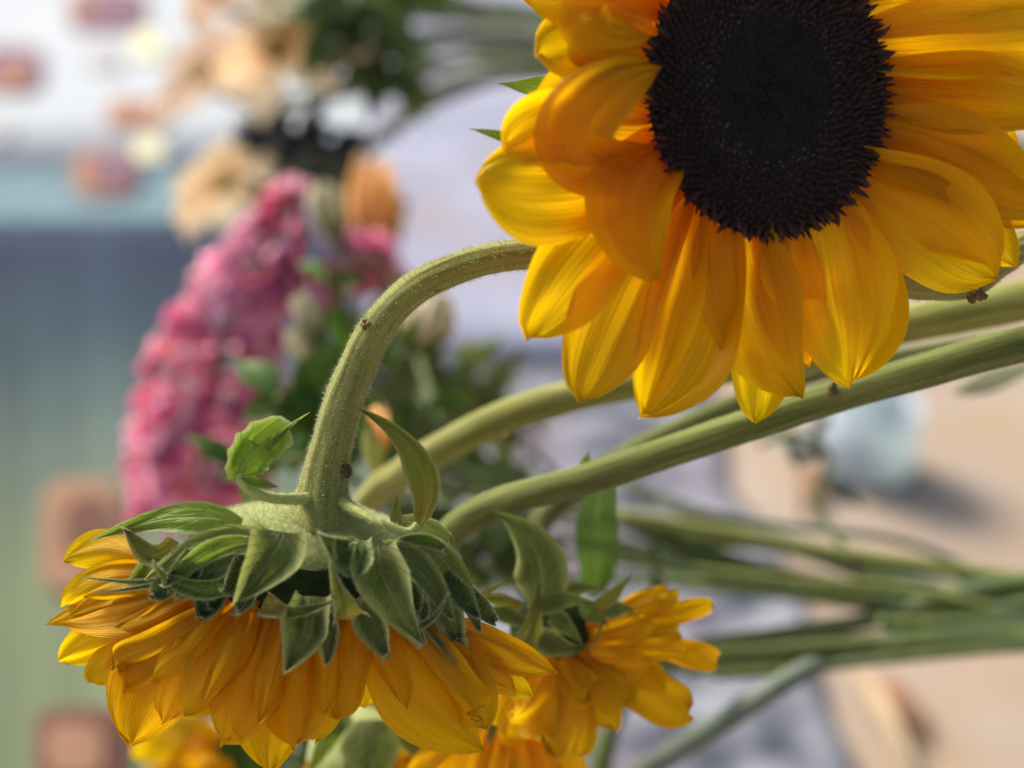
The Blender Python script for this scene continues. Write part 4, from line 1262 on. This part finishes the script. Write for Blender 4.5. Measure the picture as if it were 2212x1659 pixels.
stem_thing([(1880, 1230, 22, .60), (2000, 1290, 26, .59), (2230, 1320, 30, .58), (2700, 1350, 30, .58)], M_FARSTEM, 'short wide stem in the knot of stems at the right edge')
for (y0, ym, y1, r, d, x0, mt, lab) in [
        (1150, 1210, 1290, 10, .59, 1380, M_FARSTEM, 'thin dark stem just under the uppermost thin green stem'),
        (1255, 1300, 1360, 11, .57, 1400, M_FARSTEM, 'thin dark stem running along the underside of the darker green stem'),
        (1420, 1380, 1300, 12, .56, 1560, M_FARSTEM, 'thin stem crossing upward between the level stems at the right'),
        (1090, 1170, 1280, 9, .60, 1420, M_GREYSTEM, 'thin grey stem beside the crossing grey green stem'),
        (1460, 1420, 1395, 11, .53, 1540, M_FARSTEM, 'thin dark stem under the thick level stem'),
        (1230, 1270, 1330, 9, .56, 1500, M_OLSTEM, 'thin yellow green stem in the middle of the tangle of stems'),
        (1340, 1350, 1345, 16, .55, 1900, M_FARSTEM, 'dark stem filling the knot of stems at the right edge')]:
    stem_thing([(x0, y0, r, d), ((x0 + 1950) / 2, (y0 + ym) / 2 + 4, r, d), (1950, ym, r * 1.1, d), (2230, y1, r * 1.2, d), (2700, y1 + (y1 - ym), r * 1.2, d)], mt, lab)
# pale leaf at the right
t = tag(blade('leaf', M_PALELEAF, None, [P(2060, 850, .50), P(2140, 825, .50), P(2290, 770, .50)], 46 / KPX * .5, prof=LEAF, cup=0.4, seed=1300), 'pale grey green leaf under the lowest thick stem at the right edge', 'leaf')

# ------------------------------------------------------------------ pink flower spikes
def floret_mesh(name, mat, seed):
    rnd = random.Random(seed)
    V, F, UVs = [], [], []
    for k in range(7):
        an = 2 * math.pi * k / 7 + rnd.uniform(-0.3, 0.3)
        out = Vector((math.cos(an), math.sin(an), 0))
        z = rnd.uniform(0.1, 0.7)
        L = rnd.uniform(0.75, 1.1)
        v, f, u = blade_geo([Vector((0, 0, 0)), out * 0.5 + Vector((0, 0, 0.55)), out * L + Vector((0, 0, z))], 0.8, face=Vector((0, 0, 1)), prof=ROUND, cup=0.5, ruffle=0.25, ridge=0.02, seed=seed * 10 + k, nu=4, nv=5)
        b = len(V)
        V += v; UVs += u
        F += [tuple(i + b for i in q) for q in f]
    me = bpy.data.meshes.new(name)
    me.from_pydata([x[:] for x in V], [], F)
    ul = me.uv_layers.new(name='UVMap')
    for p in me.polygons:
        for li in p.loop_indices: ul.data[li].uv = UVs[me.loops[li].vertex_index]
    me.polygons.foreach_set('use_smooth', [True] * len(me.polygons))
    me.materials.append(mat)
    return me


FLM = [floret_mesh('floret', m, 20 + k) for k, m in enumerate((M_PINK, M_PINK, M_PINK2, M_PINK2, M_PINK3, M_PINK))]


def spike(axis, n, size, d, label, seed, stem_tail, rose=0.3):
    """axis = [(x, y, radius px)] from base to tip"""
    rnd = random.Random(seed)
    base = P(axis[0][0], axis[0][1], d)
    t = thing('pink_flower_spike', base, label, 'pink flower', 'pink flower spikes')
    tube('stem', M_FARSTEM, t, dpts([(x, y, 12, d) for x, y, r in reversed(axis)] + stem_tail), nu=10, sub=4)
    cur = catmull([tuple(a) for a in axis], 10)
    N = len(cur)
    wts = [c[2] + 8 for c in cur]
    tot = sum(wts)
    for k in range(n):
        z = rnd.random() * tot
        i = 0
        while z > wts[i]:
            z -= wts[i]; i += 1
        x, y, r = cur[min(i, N - 1)]
        x2, y2, _ = cur[min(i + 1, N - 1)]
        x1, y1, _ = cur[max(i - 1, 0)]
        a = (P(x2, y2, d) - P(x1, y1, d)).normalized()
        s = a.cross(FW).normalized()
        q = s.cross(a)
        an = k * GA * 1.0 + rnd.uniform(-0.4, 0.4)
        out = s * math.cos(an) + q * math.sin(an)
        rr = r * rnd.uniform(0.82, 1.0)
        c = P(x, y, d) + out * (rr / KPX * d) + a * rnd.uniform(-0.004, 0.004)
        me = FLM[rnd.choice((2, 3, 3, 4)) if rnd.random() < rose else rnd.choice((0, 1, 5, 4, 0))]
        o = bpy.data.objects.new('floret', me)
        dr = (out + a * 0.35 + Vector((rnd.uniform(-.4, .4), rnd.uniform(-.4, .4), rnd.uniform(-.4, .4)))).normalized()
        sc = size / KPX * d * rnd.uniform(0.75, 1.25)
        o.matrix_parent_inverse = Matrix.Identity(4)
        o.matrix_basis = Matrix.LocRotScale(c - base, dr.to_track_quat('Z', 'Y'), Vector((sc, sc, sc)))
        COL.objects.link(o)
        o.parent = t
    return t


sp = spike([(415, 1130, 118), (428, 1040, 146), (448, 900, 146), (482, 760, 120), (532, 620, 88), (585, 520, 60), (640, 415, 22)], 420, 29, 0.70,
           'tall tapering spike of pink and rose florets leaning behind the drooping sunflower', 1, [(500, 1260, 14, .74), (800, 1290, 15, .72), (1330, 1250, 16, .68), (2000, 1320, 16, .6), (2700, 1400, 16, .62)], rose=0.30)
spike([(640, 640, 60), (700, 590, 62), (770, 565, 45), (840, 555, 20)], 36, 38, 0.70,
      'short pale pink flower head behind the tall pink spike, right of its top', 2, [(700, 760, 12, .70), (1000, 980, 14, .68), (1250, 1085, 16, .6), (1700, 1240, 16, .58), (2700, 1400, 16, .58)], rose=0.5)

# ------------------------------------------------------------------ peach flowers
def daisy(x, y, d, rpx, label, mat, n, seed, face, stem_tail, stretch=None, cen=0.28, group='peach flowers'):
    rnd = random.Random(seed)
    c = P(x, y, d)
    t = thing('peach_flower', c, label, 'peach flower', group)
    face = face.normalized()
    a = (RT - face * RT.dot(face)).normalized()
    b = face.cross(a)
    R = rpx / KPX * d
    for k in range(n):
        an = 2 * math.pi * k / n + rnd.uniform(-0.12, 0.12)
        L = R * rnd.uniform(0.85, 1.1)
        if stretch:
            L *= 1 + stretch[1] * max(0, math.cos(an - stretch[0])) ** 2
        out = a * math.cos(an) + b * math.sin(an)
        lay = (k % 2) * 0.002
        blade('petal', mat, t, [c + out * R * 0.16 - face * lay, c + out * L * 0.6 + face * (R * 0.16 - lay), c + out * L + face * (R * rnd.uniform(-0.1, 0.15) - lay)],
              R * 0.50, face=face, prof=ROUND, cup=0.3, ridge=0.04, seed=seed * 100 + k, nu=6, nv=10)
    ellipsoid('flower_centre', c + face * R * 0.05, face, R * cen, R * cen, R * cen * 0.5, M_TANDISC, t, lump=0.2)
    tube('stem', M_GREYSTEM, t, [(c - face * R * 0.05, 0.004), (c - face * R * 0.5, 0.003)] + dpts(stem_tail), nu=10, sub=5)
    return t


fa = (-FW + UP * 0.75 - RT * 0.45)
daisy(598, 108, 0.84, 175, 'peach flower with a brown centre, highest of the three facing us at the upper left', M_PEACH, 13, 41, fa - RT * 0.1, [(700, 140, 15, 0.84), (850, 90, 17, 0.86), (1000, 75, 18, 0.86), (1180, 80, 18, 0.84), (1700, 200, 18, 0.80), (2250, 330, 18, 0.80), (2700, 420, 18, 0.72)], stretch=(-0.75, 0.6), cen=0.22)
daisy(484, 395, 0.82, 150, 'peach flower with a tan centre just above the pink spike', M_PEACH, 13, 42, fa - RT * 0.1, [(600, 380, 14, 0.82), (780, 330, 15, 0.84), (850, 270, 16, 0.86), (1000, 190, 17, 0.86), (1180, 160, 17, 0.84), (1700, 200, 17, 0.80), (2250, 330, 17, 0.80), (2700, 420, 17, 0.72)], cen=0.24)
daisy(440, 160, 0.88, 160, 'dusty beige flower half hidden behind the two peach flowers', M_DUSTY, 13, 43, fa - RT * 0.4, [(600, 220, 14, 0.92), (850, 180, 15, 0.94), (1000, 130, 16, 0.94), (1180, 120, 16, 0.92), (1700, 200, 16, 0.90), (2250, 330, 16, 0.90), (2700, 420, 16, 0.80)], cen=0.2)
daisy(470, -10, 0.80, 95, 'dusty beige flower cut off by the top edge of the view', M_DUSTY, 12, 44, fa, [(600, 30, 14, 0.92), (850, 20, 15, 0.94), (1180, 30, 16, 0.92), (1700, 200, 16, 0.90), (2250, 330, 16, 0.90), (2700, 420, 16, 0.80)], cen=0.2)
daisy(590, 5, 0.84, 80, 'pale cream flower behind the highest peach flower', M_CREAM, 12, 45, fa + RT * 0.3, [(700, 40, 14, 0.96), (850, 30, 15, 0.98), (1180, 60, 16, 0.96), (1700, 200, 16, 0.94), (2250, 330, 16, 0.94), (2700, 420, 16, 0.84)], cen=0.2)


def bud(x0, y0, x1, y1, d, wpx, mat, label, n, seed, tail):
    """half closed flower: overlapping petals from base (x0,y0) to tip (x1,y1)"""
    rnd = random.Random(seed)
    a, b = P(x0, y0, d), P(x1, y1, d)
    t = thing('flower_bud', a, label, 'flower bud', 'half closed flower buds')
    ax = (b - a).normalized()
    s = ax.cross(FW).normalized()
    q = s.cross(ax)
    W = wpx / KPX * d
    for k in range(n):
        an = 2 * math.pi * k / n + rnd.uniform(-0.2, 0.2)
        out = s * math.cos(an) + q * math.sin(an)
        e = rnd.uniform(0.1, 0.42)
        blade('petal', mat, t, [a + out * W * 0.05, a.lerp(b, 0.5) + out * W * 0.62, b + out * W * e + ax * W * rnd.uniform(-0.1, 0.1)], W * 0.8, face=out, prof=ROUND, cup=-0.7, seed=seed * 50 + k, nu=6, nv=10)
    for k in range(4):
        an = 2 * math.pi * k / 4 + 0.4
        out = s * math.cos(an) + q * math.sin(an)
        blade('sepal', M_GREENLEAF, t, [a - ax * W * 0.1, a.lerp(b, 0.2) + out * W * 0.5, a.lerp(b, 0.55) + out * W * 0.55], W * 0.35, face=out, prof=LEAF, cup=-0.5, seed=seed * 70 + k, nu=4, nv=8)
    tube('stem', M_FARSTEM, t, [(a, 0.0025), (a - ax * W * 0.5, 0.0022)] + dpts(tail), nu=8, sub=4)


bud(735, 520, 690, 400, .66, 78, M_CREAM, 'cream bud above the pink spike under the dark leaves', 6, 61, [(850, 600, 9, .68), (1000, 1020, 10, .58), (1250, 1085, 10, .58), (1500, 1200, 10, .58), (2000, 1320, 10, .58), (2700, 1400, 10, .58)])
bud(820, 610, 795, 340, .74, 110, M_ORANGE, 'orange tan bud standing right of the shade-dark leaves', 6, 62, [(830, 620, 9, .8), (1000, 1020, 10, .58), (1250, 1085, 10, .58), (1500, 1200, 10, .58), (2000, 1320, 10, .58), (2700, 1400, 10, .58)])
bud(700, 740, 640, 640, .55, 64, M_CREAM, 'yellow green bud beside the middle of the pink spike', 6, 63, [(800, 800, 9, .57), (1000, 1020, 10, .58), (1250, 1085, 10, .58), (1500, 1200, 10, .58), (2000, 1320, 10, .58), (2700, 1400, 10, .58)])
bud(690, 800, 620, 720, .55, 48, M_CREAM, 'small cream bud lowest beside the pink spike', 5, 64, [(800, 840, 9, .57), (1000, 1020, 10, .58), (1250, 1085, 10, .58), (1500, 1200, 10, .58), (2000, 1320, 10, .58), (2700, 1400, 10, .58)])
bud(880, 760, 960, 640, .58, 110, M_CREAM, 'pale yellow green bud under the arch of the drooping stem', 7, 65, [(860, 830, 9, .59), (1000, 1020, 10, .58), (1250, 1085, 10, .58), (1500, 1200, 10, .58), (2000, 1320, 10, .58), (2700, 1400, 10, .58)])
bud(820, 1010, 815, 880, .45, 56, M_ORANGE, 'small orange bud right of the hairy drooping stem', 5, 66, [(860, 1090, 9, .46), (1000, 1020, 10, .58), (1250, 1085, 10, .58), (1500, 1200, 10, .58), (2000, 1320, 10, .58), (2700, 1400, 10, .58)])

# ------------------------------------------------------------------ leafy stems between the flowers
def leafy_stem(pts, mat, label, n, Lpx, Wpx, seed, group='leafy filler stems', droop=0.2, frac=0.62):
    rnd = random.Random(seed)
    q = dpts(pts)
    t = thing('leafy_stem', q[0][0], label, 'leafy stem', group)
    tube('stem', M_FARSTEM, t, q, nu=8, sub=5)
    cur = catmull([(p.x, p.y, p.z) for p, r in q], 8)
    d = pts[0][3]
    meshes = []
    for k in range(4):
        L = Lpx / KPX * d
        V, F, UVs = blade_geo([Vector((0, 0, 0)), Vector((0, L * 0.5, L * 0.15)), Vector((0, L, -L * droop))], Wpx / KPX * d, face=Vector((0, 0, 1)), prof=LEAF, cup=0.35, ruffle=0.1, seed=seed + k, nu=6, nv=10)
        o = mobj('leaf', V, F, mat, None, UVs)
        meshes.append(o.data)
        bpy.data.objects.remove(o)
    for k in range(n):
        c = Vector(cur[min(len(cur) - 2, int(len(cur) * frac * (k + rnd.random()) / n))])
        an = k * GA
        dr = (RT * math.cos(an) + UP * math.sin(an) - FW * rnd.uniform(-0.6, 0.6)).normalized()
        up = (-FW + UP * 0.5 + Vector((rnd.uniform(-.5, .5), rnd.uniform(-.5, .5), rnd.uniform(-.5, .5)))).normalized()
        x = dr.cross(up).normalized()
        z = x.cross(dr)
        m = Matrix((x, dr, z)).transposed().to_quaternion()
        s = rnd.uniform(0.7, 1.25)
        o = bpy.data.objects.new('leaf', meshes[k % 4])
        o.matrix_basis = Matrix.LocRotScale(c - q[0][0], m, Vector((s, s, s)))
        COL.objects.link(o)
        o.parent = t
    return t


leafy_stem([(560, 320, 8, 0.82), (640, 300, 9, 0.83), (740, 370, 9, 0.84), (840, 620, 9, 0.80), (960, 850, 9, 0.76), (1250, 1085, 9, 0.72), (2000, 1320, 9, 0.70)], M_SHADELEAF, 'leaves coloured dark with shade between the peach flowers and the pink spike', 34, 110, 60, 71)
leafy_stem([(560, 430, 8, 0.78), (620, 400, 9, 0.80), (700, 330, 9, 0.82), (820, 620, 9, 0.82), (960, 850, 9, 0.80), (1250, 1085, 9, 0.76), (2000, 1320, 9, 0.74)], M_SHADELEAF, 'sparse leaves coloured dark with shade directly above the tip of the pink spike', 16, 80, 44, 72)
leafy_stem([(700, 20, 8, .80), (760, 80, 9, .81), (830, 160, 9, .82), (1000, 130, 9, .82), (1700, 200, 9, .76)], M_DARKLEAF, 'dark green leaves right of the highest peach flower', 34, 130, 66, 73)
leafy_stem([(760, -60, 8, .86), (840, -10, 9, .87), (960, -20, 9, .88), (1700, 300, 9, .8)], M_GREENLEAF, 'green leaves at the top edge left of the large sunflower', 20, 120, 50, 74)
leafy_stem([(840, 760, 9, 0.66), (940, 800, 10, 0.67), (1060, 860, 10, 0.68), (1240, 1060, 10, 0.68), (1600, 1220, 10, 0.68)], M_OLIVE, 'grey green leafy stem under the arch of the drooping stem', 30, 130, 50, 75)
leafy_stem([(820, 900, 9, 0.60), (920, 980, 10, 0.62), (1080, 1060, 10, 0.63), (1240, 1140, 10, 0.64), (1600, 1240, 10, 0.65)], M_DARKLEAF, 'dark leafy stem between the two thick sunflower stems', 30, 130, 56, 76)
leafy_stem([(900, 1120, 9, .50), (1000, 1180, 10, .52), (1120, 1200, 10, .53), (1240, 1200, 10, .54), (1700, 1260, 10, .56)], M_DARKLEAF, 'dark leafy stem behind the small right sunflower', 30, 120, 56, 77)
leafy_stem([(600, 860, 9, .50), (660, 880, 9, .51), (760, 960, 9, .51), (900, 1040, 9, .51), (1400, 1140, 9, .54)], M_GREENLEAF, 'bright green leaves between the pink spike and the hairy drooping stem', 14, 150, 74, 78)
leafy_stem([(700, 600, 9, .56), (740, 660, 9, .57), (800, 760, 9, .57), (1000, 960, 9, .58), (1250, 1085, 9, .58), (1700, 1240, 9, .58)], M_GREENLEAF, 'olive green leaves beside the bend of the drooping stem', 10, 120, 50, 79)
leafy_stem([(470, 1030, 8, .48), (560, 1000, 9, .49), (700, 1000, 9, .49), (900, 1100, 9, .5), (1400, 1200, 9, .54)], M_GREENLEAF, 'green leaf stalk over the lower right side of the pink spike', 7, 110, 56, 80)
leafy_stem([(760, 1640, 8, .48), (620, 1640, 9, .5), (560, 1680, 9, .5), (700, 1800, 9, .52)], M_DARKLEAF, 'dark leaves in the gap under the drooping sunflower at the bottom', 18, 110, 50, 81)
leafy_stem([(1640, 960, 8, .62), (1720, 940, 9, .63), (1790, 985, 8, .64), (1760, 1090, 8, .62), (1850, 1210, 8, .60)], M_GREYSTEM, 'grey green leaves in front of the pale cup', 6, 90, 34, 82)
# grey green grass-like stems at the top
for k, (pp, lab) in enumerate([
        ([(842, 300, 14, .95), (880, 230, 17, .95), (1000, 176, 18, .95), (1180, 150, 18, .94), (1700, 200, 18, .9), (2250, 330, 18, .9), (2700, 420, 18, .8)], 'lowest of the blurred grey stems arching left of the large sunflower'),
        ([(820, 120, 14, .98), (920, 92, 17, .98), (1050, 88, 18, .98), (1190, 100, 18, .97), (1700, 200, 18, .92), (2250, 330, 18, .92), (2700, 420, 18, .82)], 'middle one of the blurred grey stems arching left of the large sunflower'),
        ([(840, 20, 14, 1.02), (940, 18, 17, 1.02), (1080, 20, 18, 1.02), (1200, 40, 18, 1.0), (1700, 200, 18, .95), (2250, 330, 18, .95), (2700, 420, 18, .84)], 'highest of the blurred grey stems arching left of the large sunflower')]):
    stem_thing(pp, M_GREYSTEM, lab, group='grey stems arching at the top')
